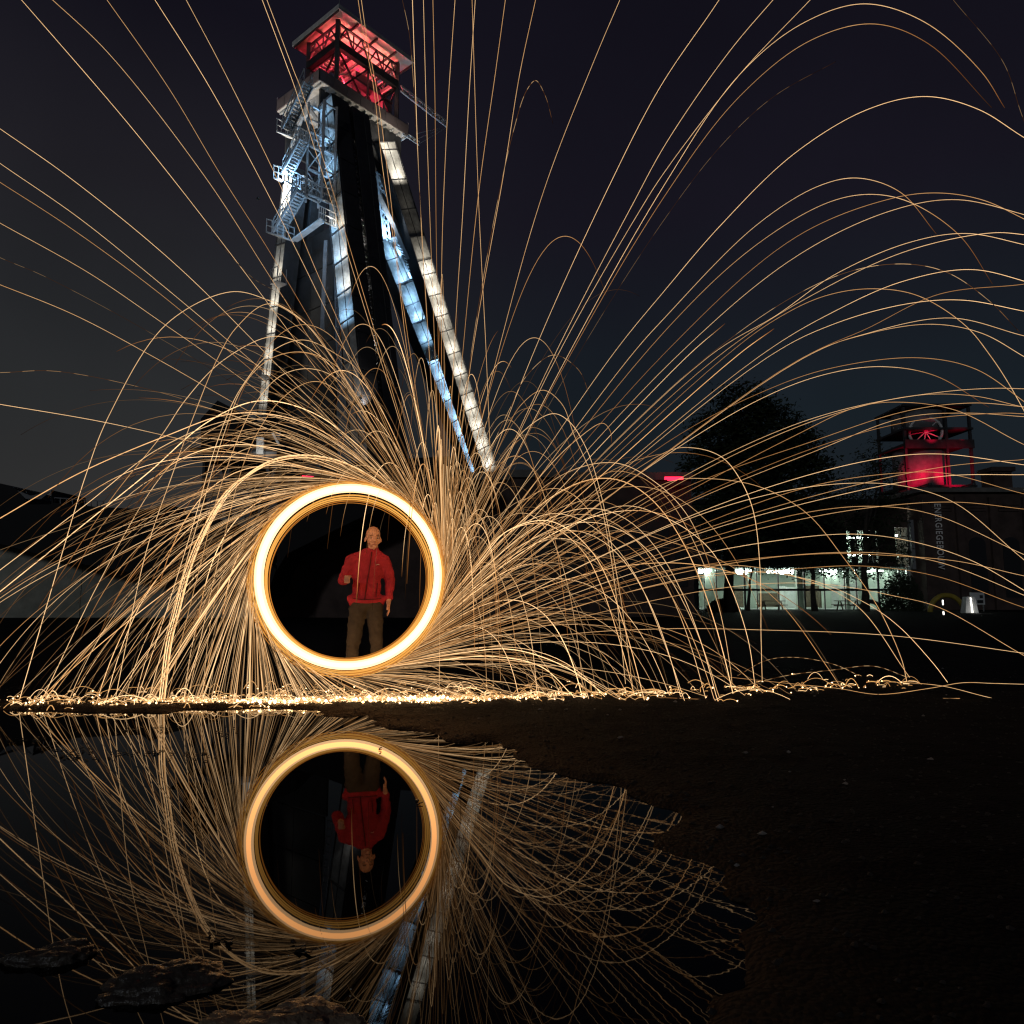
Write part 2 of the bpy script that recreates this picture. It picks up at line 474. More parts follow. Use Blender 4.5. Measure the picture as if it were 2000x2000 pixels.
def girder(name, A, B, wdir, w, ndir, depth, bounds, lit, flange=0.16, pmat='plate', dark_mat='steel_dark', label=None):
    """inclined box girder: A top and B bottom of the middle of its face, panels between the fractions in bounds, lit = {panel: [(colour, watts, side)]}"""
    A, B = Vector(A), Vector(B)
    d = (B - A); L = d.length; d.normalize()
    wdir = (wdir - d * wdir.dot(d)).normalized()
    ndir = (ndir - d * ndir.dot(d)); ndir = (ndir - wdir * ndir.dot(wdir)).normalized()
    core = MB()
    core.obox(A, d, wdir, ndir, (0, L), (-w / 2 + 0.03, w / 2 - 0.03), (-depth, -0.05))
    for sgn in (-1, 1):                             # edge flanges
        core.obox(A, d, wdir, ndir, (0, L), sorted((sgn * w / 2 - sgn * 0.05, sgn * w / 2)), (-depth, flange * 0.55))
    for t in bounds:                                # cross stiffeners
        core.obox(A, d, wdir, ndir, (t * L - 0.03, t * L + 0.03), (-w / 2 + 0.05, w / 2 - 0.05), (-0.05, flange * 0.7))
    core.obox(A, d, wdir, ndir, (0, L), (-0.025, 0.025), (-0.02, 0.03))
    leg = core.build(name, M[dark_mat], HF)
    if label: leg['label'] = label
    for i in range(len(bounds) - 1):
        t0, t1 = bounds[i] * L + 0.05, bounds[i + 1] * L - 0.05
        for sgn in (-1, 1):
            p = MB()
            p.obox(A, d, wdir, ndir, (t0, t1), sorted((sgn * 0.03, sgn * (w / 2 - 0.06))), (-0.06, 0.0 + 0.006 * random.random()))
            p.build('panel', M[pmat], leg)
        for (c, pw, side) in lit.get(i, []):
            bot = A + d * (t1 - 0.12) + wdir * (side * w * 0.27) + ndir * 0.85
            aim = A + d * (t1 - 0.55 * (t1 - t0)) + wdir * (side * w * 0.2) + ndir * -0.05
            lamp('AREA', bot, aim, pw * 1.7, c, 0.35)
    return leg

# the two legs of the near short side (an A-frame) stand in the vertical plane through N along UU
nA = -VV
def face(px, py): return on_plane(px, py, N, nA)
# near leg: blue and white floodlit face towards the camera-left, dark flank to the right
a0, a1 = (face(624, 200) + face(649, 192)) / 2, (face(681, 796) + face(708, 780)) / 2
wN = (face(674, 430) - face(646, 437)).length
bn = [0, .055, .165, .27, .345, .455, .555, .655, .745, .87, 1.0]
def to_ground(p, q, bounds):            # carry the leg on down to its footing
    f = (p.z + 0.3) / (p.z - q.z)
    return p + (q - p) * f, [b / f for b in bounds] + [(1 + (f - 1) * k / 5) / f for k in range(1, 6)]
L0 = (a1 - a0).length
a1, bn = to_ground(a0, a1, bn)
near_leg = girder('leg', a0, a1, UU, wN, nA, 1.5, bn,
                  {0: [(COLD, 7, 0)], 1: [(COLD, 14, 0)], 2: [(COLD, 16, 0)], 4: [(COLD, 13, .9), (WARM, 10, -.9)], 5: [(COLD, 14, .9), (WARM, 11, -.9)],
                   6: [(COLD, 12, .9), (WARM, 14, -.9)], 7: [(COLD, 20, .3)]}, label='near leg with blue and white floodlit plates and dark flank')
# left leg: white floodlit
b0, b1 = (face(556, 330) + face(576, 326)) / 2, (face(500, 830) + face(521, 825)) / 2
wL = (face(558, 500) - face(539, 503)).length
bl = [0, .16, .30, .43, .545, .65, .75, .83, .92, 1.0]
b1, bl = to_ground(b0, b1, bl)
girder('leg', b0, b1, UU, wL, nA, 1.3, bl, {2: [(WARM, 13, 0)], 3: [(WARM, 14, 0)], 4: [(WARM, 13, 0)], 5: [(WARM, 12, 0)], 6: [(WARM, 12, 0)], 7: [(WARM, 8, 0)]},
       label='left leg floodlit white')
# the two legs at the far end of the long side
far = VV * 1.95
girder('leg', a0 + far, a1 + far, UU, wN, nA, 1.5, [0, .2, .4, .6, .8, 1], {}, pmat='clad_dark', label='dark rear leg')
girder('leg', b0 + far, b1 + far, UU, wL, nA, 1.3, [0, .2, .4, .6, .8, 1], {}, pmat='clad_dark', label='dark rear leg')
# dark flank plates of the near and far right legs, with seams
dn = (a1 - a0); Ln = dn.length; dn.normalize()
nU = (-UU - dn * (-UU).dot(dn)).normalized()
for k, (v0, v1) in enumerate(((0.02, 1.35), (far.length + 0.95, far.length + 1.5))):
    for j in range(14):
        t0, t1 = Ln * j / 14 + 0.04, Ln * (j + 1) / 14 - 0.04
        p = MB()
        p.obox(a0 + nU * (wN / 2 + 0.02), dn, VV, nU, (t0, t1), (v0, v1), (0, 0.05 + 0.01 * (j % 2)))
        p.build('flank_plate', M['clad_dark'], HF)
# lattice between them (right-hand long side), catching a little floodlight
lat = MB()
mid0, mid1 = 1.36, far.length + 0.95
for j in range(26):
    t0, t1 = L0 * (0.12 + 0.055 * j), L0 * (0.12 + 0.055 * (j + 1))
    o_ = a0 + nU * (wN / 2 - 0.3)
    lat.beam(o_ + dn * t0 + VV * mid0, o_ + dn * t1 + VV * mid1, 0.10)
    lat.beam(o_ + dn * t1 + VV * mid0, o_ + dn * t0 + VV * mid1, 0.10)
    lat.beam(o_ + dn * t0 + VV * mid0, o_ + dn * t0 + VV * mid1, 0.13)
lat.build('lattice_bracing', M['steel_pale'], HF)
for t in (0.45, 0.62, 0.8):
    c_ = a0 + nU * (wN / 2 - 0.9) + dn * (L0 * t) + VV * 2.0
    lamp('POINT', c_, c_ + ZZ, 160, (1, .97, .93), 0.15)
    fixture(c_ - ZZ * 0.25, c_ + ZZ * 2)
# dark cladding of the winding shaft, recessed between the legs, as single sheets
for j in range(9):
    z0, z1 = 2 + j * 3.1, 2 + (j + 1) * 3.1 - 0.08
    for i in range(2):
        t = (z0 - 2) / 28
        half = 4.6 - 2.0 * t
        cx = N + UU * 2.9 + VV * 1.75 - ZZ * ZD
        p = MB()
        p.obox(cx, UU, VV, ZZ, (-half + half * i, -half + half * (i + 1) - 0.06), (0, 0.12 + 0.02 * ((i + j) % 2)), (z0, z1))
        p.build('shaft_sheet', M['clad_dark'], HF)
# ladder mast in front of the shaft
mast = MB()
for sx in (0, 0.55):
    mast.beam(face(632 - sx * 0, 470) + UU * (0.2 + sx) + VV * 1.5, face(640, 800) + UU * (0.2 + sx) + VV * 1.5, 0.09)
for j in range(26):
    q = face(632, 470).lerp(face(640, 800), j / 25) + VV * 1.5
    mast.beam(q + UU * 0.2, q + UU * 0.75, 0.05)
mast.build('ladder_mast', M['steel_mid'], HF)
pole = MB()
pole.beam(face(624, 465) + VV * 0.6, face(616, 640) + VV * 0.6, 0.26)
pole.build('service_pipe', M['steel_mid'], HF)

# portal box beams under the deck
pb = MB()
for (i, (v0, v1)) in enumerate(((0.5, 2.6), (2.66, 4.8), (4.86, 7.0), (7.06, 8.9))):
    q = MB()
    q.obox(N + UU * 0.55, VV, UU, ZZ, (v0, v1), (0, 0.2), (-4.6 + 0.35 * abs(i - 1.5), -0.1))
    q.build('portal_plate', M['steel_dark'], HF)
q = MB(); q.obox(N + UU * 5.1, VV, UU, ZZ, (0.5, 8.9), (0, 0.2), (-3.6, -0.1)); q.build('portal_plate', M['steel_dark'], HF)
q = MB()
q.obox(N + VV * 0.9, UU, VV, ZZ, (0.6, 5.2), (0, 0.2), (-1.1, -0.1))
q.beam(N + VV * 0.8 + UU * 1.0 - ZZ * 1.1, N + VV * 0.8 + UU * 0.5 - ZZ * 3.4, 0.25)
q.beam(N + VV * 0.8 + UU * 2.2 - ZZ * 1.1, N + VV * 0.8 + UU * 0.6 - ZZ * 3.2, 0.22)
q.beam(N + VV * 0.8 + UU * 3.4 - ZZ * 1.1, N + VV * 0.8 + UU * 4.9 - ZZ * 3.2, 0.22)
q.build('portal_beam', M['steel_pale'], HF)
# deck slab, joists, parapet sheets
q = MB(); q.obox(N, UU, VV, ZZ, (0, LU), (0, LV), (0.0, 0.2)); q.build('deck', M['soffit'], HF)
for i in range(13):
    q = MB(); q.obox(N, UU, VV, ZZ, (0.12, LU - 0.12), (0.15 + i * 0.74, 0.25 + i * 0.74), (-0.2, -0.002)); q.build('joist', M['steel_pale'], HF)
for i in range(5):
    q = MB(); q.obox(N, UU, VV, ZZ, (0.02 + LU / 5 * i, LU / 5 * (i + 1) - 0.03), (-0.06, 0.0), (0.03, 0.95)); q.build('parapet_sheet', M['parapet'], HF)
    q = MB(); q.obox(N, UU, VV, ZZ, (0.02 + LU / 5 * i, LU / 5 * (i + 1) - 0.03), (LV, LV + 0.06), (0.03, 0.95)); q.build('parapet_sheet', M['parapet'], HF)
for i in range(7):
    q = MB(); q.obox(N, UU, VV, ZZ, (-0.06, 0.0), (0.02 + LV / 7 * i, LV / 7 * (i + 1) - 0.03), (0.03, 0.95)); q.build('parapet_sheet', M['parapet'], HF)
    q = MB(); q.obox(N, UU, VV, ZZ, (LU, LU + 0.06), (0.02 + LV / 7 * i, LV / 7 * (i + 1) - 0.03), (0.03, 0.95)); q.build('parapet_sheet', M['parapet'], HF)
q = MB()
for (o_, d_, n_) in ((N, UU, 5), (N, VV, 7), (N + UU * LU, VV, 7)):
    LL = LU if n_ == 5 else LV
    for i in range(n_ + 1):
        q.beam(o_ + d_ * (LL / n_ * i) + ZZ * 0.02, o_ + d_ * (LL / n_ * i) + ZZ * (1.25 if i % 2 else 1.0), 0.07)
    q.beam(o_ + ZZ * 1.0, o_ + d_ * LL + ZZ * 1.0, 0.06)
q.build('railing', M['steel_mid'], HF)
# winding cab: columns, ring beam, bracing, floor, roof
cu = (0.3, 4.25); cv = (1.8, 8.1)
ZR = ZD + 6.4
def cabp(u, v, z): return N + UU * u + VV * v + ZZ * (z - ZD)
for u in cu:
    for v in cv:
        q = MB(); q.beam(cabp(u, v, ZD + 0.2), cabp(u, v, ZR), 0.34); q.build('column', M['steel_dark'], HF)
zb = ZD + 4.3
for (p0, p1) in (((cu[0], cv[0]), (cu[0], cv[1])), ((cu[0], cv[0]), (cu[1], cv[0])), ((cu[1], cv[0]), (cu[1], cv[1])), ((cu[0], cv[1]), (cu[1], cv[1]))):
    q = MB(); q.beam(cabp(*p0, zb), cabp(*p1, zb), 0.4, 0.65); q.build('ring_beam', M['steel_dark'], HF)
    q = MB(); q.beam(cabp(*p0, ZR - 0.25), cabp(*p1, ZR - 0.25), 0.16); q.beam(cabp(*p0, zb + 1.1), cabp(*p1, zb + 1.1), 0.10)
    P0, P1 = Vector((*p0, 0)), Vector((*p1, 0))
    nb = 4 if (P1 - P0).length > 5 else 2
    for b_ in range(nb):
        s0, s1 = P0.lerp(P1, b_ / nb), P0.lerp(P1, (b_ + 1) / nb)
        sm_ = (s0 + s1) / 2
        q.beam(cabp(s0.x, s0.y, zb + 0.3), cabp(sm_.x, sm_.y, ZR - 0.25), 0.11)
        q.beam(cabp(s1.x, s1.y, zb + 0.3), cabp(sm_.x, sm_.y, ZR - 0.25), 0.11)
        q.beam(cabp(s1.x, s1.y, zb + 0.3), cabp(s1.x, s1.y, ZR - 0.25), 0.09)
    q.build('roof_truss', M['steel_dark'], HF)
    q = MB()
    nb = 2 if nb == 4 else 1
    for b_ in range(nb):
        s0, s1 = P0.lerp(P1, b_ / nb), P0.lerp(P1, (b_ + 1) / nb)
        q.beam(cabp(s0.x, s0.y, ZD + 0.3), cabp(s1.x, s1.y, zb - 0.3), 0.12)
        q.beam(cabp(s1.x, s1.y, ZD + 0.3), cabp(s0.x, s0.y, zb - 0.3), 0.12)
        if b_: q.beam(cabp(s0.x, s0.y, ZD + 0.3), cabp(s0.x, s0.y, zb - 0.3), 0.14)
    q.build('cross_brace', M['steel_dark'], HF)
# machine floor and housing inside
q = MB(); q.obox(N, UU, VV, ZZ, (0.6, 3.95), (3.6, 7.9), (2.6, 2.8)); q.build('machine_floor', M['steel_mid'], HF)
q = MB(); q.obox(N, UU, VV, ZZ, (1.0, 3.0), (4.2, 6.4), (2.81, 3.8)); q.obox(N, UU, VV, ZZ, (0.7, 1.0), (6.9, 7.9), (0.9, 2.55)); q.build('winch_housing', M['steel_pale'], HF)
for i in range(7):
    q = MB(); q.obox(N, UU, VV, ZZ, (0.55, 4.0), (2.0 + i * 0.95, 2.12 + i * 0.95), (3.92, 4.1)); q.build('floor_beam', M['steel_mid'], HF)
q = MB()
for i in range(9):
    q.obox(N, UU, VV, ZZ, (0.6 + i * 0.4, 0.7 + i * 0.4), (1.95, 3.2), (4.15, 4.2))
q.build('grating', M['steel_pale'], HF)
# roof: slab with upturned soffit panels, rim and rafters
RN = at_z(662, 12, ZR + 0.3)
ru, rv = 6.33, 8.08
R0 = RN.copy()
R0.z = ZR
for i in range(2):
    for j in range(4):
        q = MB()
        q.obox(R0, UU, VV, ZZ, (ru / 2 * i + 0.03, ru / 2 * (i + 1) - 0.03), (rv / 4 * j + 0.03, rv / 4 * (j + 1) - 0.03), (0.16, 0.24))
        q.build('soffit_panel', M['soffit'], HF)
q = MB(); q.obox(R0, UU, VV, ZZ, (0, ru), (0, rv), (0.25, 0.42)); q.build('roof', M['steel_mid'], HF)
for i in range(5):
    q = MB(); q.obox(R0, UU, VV, ZZ, (0.1, ru - 0.1), (rv / 4 * i - 0.05 + (0.05 if i == 0 else 0) - (0.05 if i == 4 else 0), rv / 4 * i + 0.05 + (0.05 if i == 0 else 0) - (0.05 if i == 4 else 0)), (-0.05, 0.155)); q.build('rafter', M['steel_dark'], HF)
q = MB(); q.obox(R0, UU, VV, ZZ, (ru / 2 - 0.05, ru / 2 + 0.05), (0.1, rv - 0.1), (-0.06, 0.157)); q.build('rafter', M['steel_dark'], HF)
for (x, y) in (((-0.06, 0), (-0.05, rv + 0.05)), ((ru, ru + 0.06), (-0.05, rv + 0.05)), ((0.001, ru - 0.001), (-0.06, 0.0)), ((0.001, ru - 0.001), (rv, rv + 0.06))):
    q = MB(); q.obox(R0, UU, VV, ZZ, x, y, (0.08, 0.46)); q.build('roof_rim', M['steel_pale'], HF)
q = MB(); q.beam(R0 + UU * 0.2 + VV * 0.2 + ZZ * 0.42, R0 + UU * 0.2 + VV * 0.2 + ZZ * 1.1, 0.06); q.build('lightning_rod', M['steel_mid'], HF)
# red lamps inside the cab (seen lit in the photograph)
for (u, v, z, pw) in ((1.2, 2.6, 4.5, 130), (3.2, 2.4, 4.5, 110), (1.6, 4.8, 4.6, 220), (1.6, 6.6, 4.6, 240), (3.4, 6.2, 4.6, 150), (1.4, 3.2, 2.0, 80), (1.6, 6.4, 1.3, 130), (3.2, 2.4, 1.2, 60)):
    p_ = cabp(u, v, ZD + z)
    mb = MB(); mb.disc(p_ - ZZ * 0.10, (0, 0, 1), 0.14, 0.1, 10); mb.build('red_lamp', M['lamp_red'], HF)
    lamp('POINT', p_ + ZZ * 0.12, p_ + ZZ, pw, REDL, 0.12, name='red_lamp_light')
for (u, v, z) in ((1.2, 6.6, 5.4), (1.2, 3.6, 5.3)):
    lamp('POINT', cabp(u, v, ZD + z), cabp(u, v, ZD + z + 1), 90, (1, 0.5, 0.3), 0.1, name='cab_lamp_light')
# sheave wheels
def wheel(name, c, ax, r, parent, mm, spokes=12, tr=0.12):
    ax = Vector(ax).normalized(); e1 = ax.orthogonal().normalized(); e2 = ax.cross(e1)
    mb = MB()
    n = 40
    ring = [c + (e1 * math.cos(2 * math.pi * k / n) + e2 * math.sin(2 * math.pi * k / n)) * r for k in range(n + 1)]
    mb.tube(ring, tr, 6, False)
    w = mb.build(name, mm, parent)
    mb = MB(); mb.disc(c, ax, r * 0.13, 0.5, 14); mb.build('hub', mm, w)
    for k in range(spokes):
        a = 2 * math.pi * k / spokes
        mb = MB(); mb.beam(c + (e1 * math.cos(a) + e2 * math.sin(a)) * r * 0.12, c + (e1 * math.cos(a) + e2 * math.sin(a)) * (r - tr * 0.7), 0.09); mb.build('spoke', mm, w)
wheel('sheave_wheel', cabp(1.35, 4.2, ZD + 1.0 + 0.25), UU, 2.0, HF, M['steel_pale'])
wheel('sheave_wheel', cabp(3.9, 4.2, ZD + 1.0 + 0.25), UU, 2.0, HF, M['steel_pale'])
# cantilevered lattice arms on the far end
def lattice_beam(name, a, b, w, mm, bays=8, t=0.07, parent=HF):
    mb = MB(); a, b = Vector(a), Vector(b)
    up = ZZ * w
    mb.beam(a, b, t); mb.beam(a + up, b + up, t)
    for i in range(bays):
        p0, p1 = a.lerp(b, i / bays), a.lerp(b, (i + 1) / bays)
        mb.beam(p0, p1 + up, t * 0.7) if i % 2 else mb.beam(p0 + up, p1, t * 0.7)
        mb.beam(p1, p1 + up, t * 0.7)
    return mb.build(name, mm, parent)
armz = ZD + 2.9
arm0 = on_plane(783, 178, cabp(0.7, 0, 0), UU); arm1 = on_plane(872, 247, cabp(0.7, 0, 0), UU)
lattice_beam('cantilever_arm', arm0, arm1, 0.5, M['steel_pale'], 12, 0.14)
l0, l1 = on_plane(786, 262, cabp(0.0, 0, 0), UU), on_plane(818, 283, cabp(0.0, 0, 0), UU)
lattice_beam('cantilever_arm', l0, l1, 0.35, M['steel_pale'], 6, 0.08)
mb = MB()
for k in range(3):
    mb.tube([l1 + ZZ * (0.1 + 0.45 * k) - VV * (0.1 * k), arm1 - ZZ * (0.1 + 0.3 * k) - VV * (0.5 * k)], 0.035, 5)
mb.build('stay_cable', M['steel_mid'], HF)
lamp('SPOT', l1 - ZZ * 3 - UU * 3, (arm0 + arm1) / 2, 130, (0.75, 0.75, 1.0), 0.2, spot=R(40))
# floodlights that wash the underside of the deck and the stair tower
lamp('AREA', N - VV * 2.2 + UU * 1.0 - ZZ * 9, N + UU * 0.9 + VV * 0.8 - ZZ * 2, 800, COLD, 0.6)
lamp('AREA', N - VV * 2.2 + UU * 4.4 - ZZ * 9, N + UU * 4.4 + VV * 0.5 - ZZ * 2, 620, WARM, 0.6)
lamp('AREA', N + VV * 6.5 - UU * 1.2 - ZZ * 2.5, N + VV * 7.5 + UU * 0.3, 60, WARM, 0.4)
fixture(N - VV * 2.2 + UU * 1.0 - ZZ * 9, N + UU * 0.9 + VV * 0.8 - ZZ * 2)
fixture(N - VV * 2.2 + UU * 4.4 - ZZ * 9, N + UU * 4.4 + VV * 0.5 - ZZ * 2)

# inclined stays on the right: white one near, blue one behind
def stayW(px, py): return on_plane(px, py, N + UU * 0.0, UU)
def stayB(px, py): return on_plane(px, py, N + UU * 4.5, UU)
nS = -UU
w0, w1 = (stayW(737, 278) + stayW(774, 276)) / 2, (stayW(948, 930) + stayW(974, 926)) / 2
wW = (stayW(853, 531) - stayW(826, 537)).length * 1.05
ws_px = [278, 292, 350, 408, 462, 508, 535, 576, 616, 646, 690, 732, 769, 799, 838, 875, 912, 930]
def fr(y, f0, f1):
    mid = (f0 + f1)
    return None
def frac_list(pys, f, xa, ya, xb, yb, A, B):
    out = []
    for y in pys:
        x = xa + (xb - xa) * (y - ya) / (yb - ya)
        p = f(x, y)
        out.append(min(1, max(0, (p - A).dot(B - A) / (B - A).length_squared)))
    return out
bw = frac_list(ws_px, stayW, 755, 277, 961, 928, w0, w1); bw[0] = 0; bw[-1] = 1
litW = {1: [(WARM, 26, 0)], 2: [(WARM, .5, 0)], 4: [(WARM, 3.0, 0)]}
for k in (5, 6, 7): litW[k] = [(WARM, 20, 0)]
litW[8] = [(WARM, 6, 0)]
for k in (9, 10): litW[k] = [(WARM, 19, 0)]
litW[11] = [(WARM, 5, 0)]
for k in (12, 13, 14, 15): litW[k] = [(WARM, 18, 0)]
girder('inclined_stay', w0, w1, (w1 - w0).cross(UU), wW, nS, 1.1, bw, litW, label='right inclined stay floodlit white in square panels')
s0, s1 = (stayB(743, 470) + stayB(770, 462)) / 2, (stayB(930, 935) + stayB(952, 930)) / 2
wB = (stayB(808, 556) - stayB(781, 566)).length * 1.25
bs_px = [468, 505, 552, 594, 628, 668, 708, 740, 779, 819, 848, 881, 918, 932]
bb = frac_list(bs_px, stayB, 753, 466, 940, 932, s0, s1); bb[0] = 0; bb[-1] = 1
litB = {k: [(COLD, 24 + 8 * (k % 2), 0)] for k in range(0, 12)}
girder('inclined_stay', s0, s1, (s1 - s0).cross(UU), wB, nS, 1.1, bb, litB, label='inclined stay floodlit blue')
# upper lattice link from the tower to the blue stay, walkway and platforms
up0 = stayB(733, 290); up1 = stayB(751, 470)
q = MB()
q.beam(up0, up1, 0.5, 0.12, UU)
for j in range(12):
    t0, t1 = j / 12, (j + 1) / 12
    A_, B_ = stayB(741, 300), stayB(761, 470)
    q.beam(up0.lerp(up1, t0) + nS * 0.1, A_.lerp(B_, t1) + nS * 0.1, 0.08)
    q.beam(A_.lerp(B_, t0) + nS * 0.1, up0.lerp(up1, t1) + nS * 0.1, 0.08)
q.beam(stayB(741, 300) + nS * 0.1, stayB(761, 470) + nS * 0.1, 0.14)
q.build('lattice_link', M['steel_pale'], HF)
lamp('AREA', stayB(752, 465) + nS * 1.0, stayB(745, 380), 260, COLD, 0.4)
q = MB(); q.beam(stayW(756, 372) + UU * 0.9, stayW(786, 435) + UU * 0.9, 0.5, 0.4); q.beam(stayW(786, 435) + UU * 0.9, stayW(816, 505) + UU * 0.9, 0.4, 0.4); q.build('knee_brace', M['steel_pale'], HF)
lamp('AREA', stayW(765, 430) + nS * 0.8 + UU * 2.5, stayW(775, 400) + UU * 0.9, 40, (0.7, 0.85, 1), 0.3)
for (pa, pb_) in (((782, 557), (824, 545)), ((812, 632), (848, 618)), ((838, 705), (872, 692))):
    q = MB(); q.beam(stayB(*pa) + nS * 0.5, stayB(*pb_) + nS * 0.5, 0.8, 0.12); q.build('platform', M['steel_mid'], HF)
    q = MB()
    for k in range(4):
        b_ = stayB(*pa).lerp(stayB(*pb_), k / 3) + nS * 0.9
        q.beam(b_ + ZZ * 0.062, b_ + ZZ * 1.0, 0.05)
    q.beam(stayB(*pa) + nS * 0.9 + ZZ * 1.0, stayB(*pb_) + nS * 0.9 + ZZ * 1.0, 0.05)
    q.build('platform_rail', M['steel_mid'], HF)
q = MB()
for k in range(11):
    c_ = stayB(772, 482).lerp(stayB(803, 545), k / 10) + nS * 0.5
    q.beam(c_ - VV * 0.35, c_ + VV * 0.35, 0.07)
q.beam(stayB(766, 484) + nS * 0.5, stayB(796, 547) + nS * 0.5, 0.22, 0.1)
q.beam(stayB(778, 480) + nS * 0.5, stayB(810, 543) + nS * 0.5, 0.1)
q.build('service_ladder', M['steel_pale'], HF)

# stair tower on the near short side
so = N - VV * 1.3
def st(px, py, back=0.0): return on_plane(px, py, so, nA) + VV * back
q = MB()
for back in (0.0, 1.1):
    q.beam(st(634, 195, back), st(628, 390, back), 0.17)
    q.beam(st(604, 200, back), st(597, 395, back), 0.13)
    for y in (240, 292, 338, 388):
        q.beam(st(604, y - 8, back), st(631, y + 3, back), 0.11)
    for (ya, yb) in ((240, 285), (292, 332), (338, 384)):
        q.beam(st(602, ya, back), st(630, yb, back), 0.06)
        q.beam(st(630, ya, back), st(600, yb, back), 0.06)
for (x, y) in ((634, 200), (604, 205), (600, 330), (630, 330), (628, 388), (598, 385)):
    q.beam(st(x, y), st(x, y, 1.1), 0.09)
q.build('stair_frame', M['steel_pale'], HF)
def flight(p0, p1, n, back, w=0.75):
    a, b = st(*p0, back), st(*p1, back)
    sd = VV * w
    f = MB()
    f.beam(a, b, 0.09, 0.26); f.beam(a + sd, b + sd, 0.09, 0.26)
    o_ = f.build('stair_flight', M['steel_pale'], HF)
    for k in range(n):
        c_ = a.lerp(b, (k + 0.5) / n)
        t_ = MB(); t_.obox(c_, UU, VV, ZZ, (-0.13, 0.13), (0.06, w - 0.06), (0, 0.05)); t_.build('tread', M['steel_pale'], o_)
    h = MB()
    for off in (Vector((0, 0, 0)), sd):
        h.beam(a + off + ZZ * 1.0, b + off + ZZ * 1.0, 0.06)
        h.beam(a + off + ZZ * 0.55, b + off + ZZ * 0.55, 0.04)
        for k in range(6):
            c_ = a.lerp(b, k / 5) + off
            h.beam(c_ + ZZ * 0.1, c_ + ZZ * 1.0, 0.05)
    h.build('handrail', M['steel_pale'], o_)
def landing(pa, pb_, back, w=1.0):
    a, b = st(*pa, back), st(*pb_, back)
    f = MB(); f.beam(a + VV * w / 2, b + VV * w / 2, w, 0.1)
    o_ = f.build('landing', M['steel_pale'], HF)
    h = MB()
    for off in (0.04, w - 0.04):
        for k in range(4):
            c_ = a.lerp(b, k / 3) + VV * off
            h.beam(c_ + ZZ * 0.06, c_ + ZZ * 1.05, 0.05)
        for z in (0.55, 1.05):
            h.beam(a + VV * off + ZZ * z, b + VV * off + ZZ * z, 0.05)
    for k in (0, 1):
        c_ = (a, b)[k]
        for z in (0.55, 1.05): h.beam(c_ + ZZ * z, c_ + VV * w + ZZ * z, 0.05)
    h.build('handrail', M['steel_pale'], o_)
flight((616, 172), (574, 262), 14, -1.0)
flight((572, 266), (606, 284), 8, 0.2)
flight((608, 282), (574, 348), 12, -1.0)
flight((570, 356), (602, 378), 8, 0.2)
flight((602, 384), (556, 462), 14, -1.0)
for a_, b_, bk in (((562, 268), (588, 276), -1.0), ((605, 282), (630, 290), 0.0), ((556, 358), (584, 366), -1.0), ((598, 378), (628, 388), 0.0), ((542, 462), (575, 472), -1.0)):
    landing(a_, b_, bk)
q = MB(); q.beam(st(575, 470), st(632, 428), 0.5, 0.09); q.build('walkway', M['steel_pale'], HF)
landing((622, 428), (634, 434), 0.0)
lamp('AREA', st(560, 520) - VV * 2.5, st(575, 440), 12, WARM, 0.4)
lamp('AREA', st(600, 470) - VV * 2.5, st(600, 390), 80, COLD, 0.4)
# small service cages on the left leg and lit plates low in the lattice
for (x, y) in ((556, 560), (530, 740)):
    q = MB()
    c_ = face(x, y) - VV * 0.2
    q.obox(c_, UU, VV, ZZ, (-0.5, 0.5), (-0.8, 0.1), (0, 0.06))
    for (i, j) in ((-0.5, -0.8), (0.45, -0.8), (-0.5, 0.0), (0.45, 0.0)): q.beam(c_ + UU * i + VV * j + ZZ * 0.061, c_ + UU * i + VV * j + ZZ * 1.2, 0.05)
    q.beam(c_ - UU * 0.5 - VV * 0.8 + ZZ * 1.2, c_ + UU * 0.45 - VV * 0.8 + ZZ * 1.2, 0.05)
    q.build('service_cage', M['steel_mid'], HF)
for (xa, ya, xb, yb) in ((700, 640, 716, 668), (706, 672, 720, 705), (712, 712, 722, 740)):
    q = MB()
    o_ = nU * 0.25 + VV * 3.2
    A_, B_ = face(xa, ya), face(xb, yb)
    pl = [on_plane(x, y, a0 + dn * (L0 * 0.78) + VV * 2.0 + nU * (wN / 2 + 0.1), -UU) for x, y in ((xa, ya), (xb, ya + 12), (xb, yb), (xa + 4, yb - 4))]
    q.prism(pl, UU * 0.05); q.build('bracing_plate', M['steel_pale'], HF)
lamp('SPOT', on_plane(712, 790, a0 + dn * (L0 * 0.78) + VV * 2.0 + nU * 2.2, -UU), on_plane(710, 680, a0 + dn * (L0 * 0.78) + VV * 2.0, -UU), 300, (1, .97, .95), 0.2, spot=R(70))

# ------------------------------------------------------------------ machine house at the foot of the headframe
MHY = 47.0
MH = empty('machine_house', at(450, 1000, MHY))
tag(MH, 'dark shed on columns with pale fascia at the foot of the headframe', 'building')
def slab(px0, py0, px1, py1, Y, depth, name, mm, parent):
    a, b = at(px0, py1, Y), at(px1, py0, Y)
    q = MB(); q.box((a.x, Y, a.z), (b.x, Y + depth, b.z)); return q.build(name, mm, parent)
roofpts = [at(x, y, MHY + 1) for x, y in ((392, 850), (392, 818), (425, 782), (540, 842), (600, 870), (600, 900), (392, 900))]
q = MB(); q.prism(roofpts, Vector((0, 9, 0))); q.build('upper_volume', M['black_roof'], MH)
for i in range(7):
    slab(374 + i * 24, 880, 374 + (i + 1) * 24 - 1.2, 897, MHY - 1 + 0.01 * (i % 2), 0.3, 'fascia_sheet', M['grey_wall'], MH)
slab(368, 874, 548, 879.6, MHY - 1.4, 9, 'canopy_roof', M['black_roof'], MH)
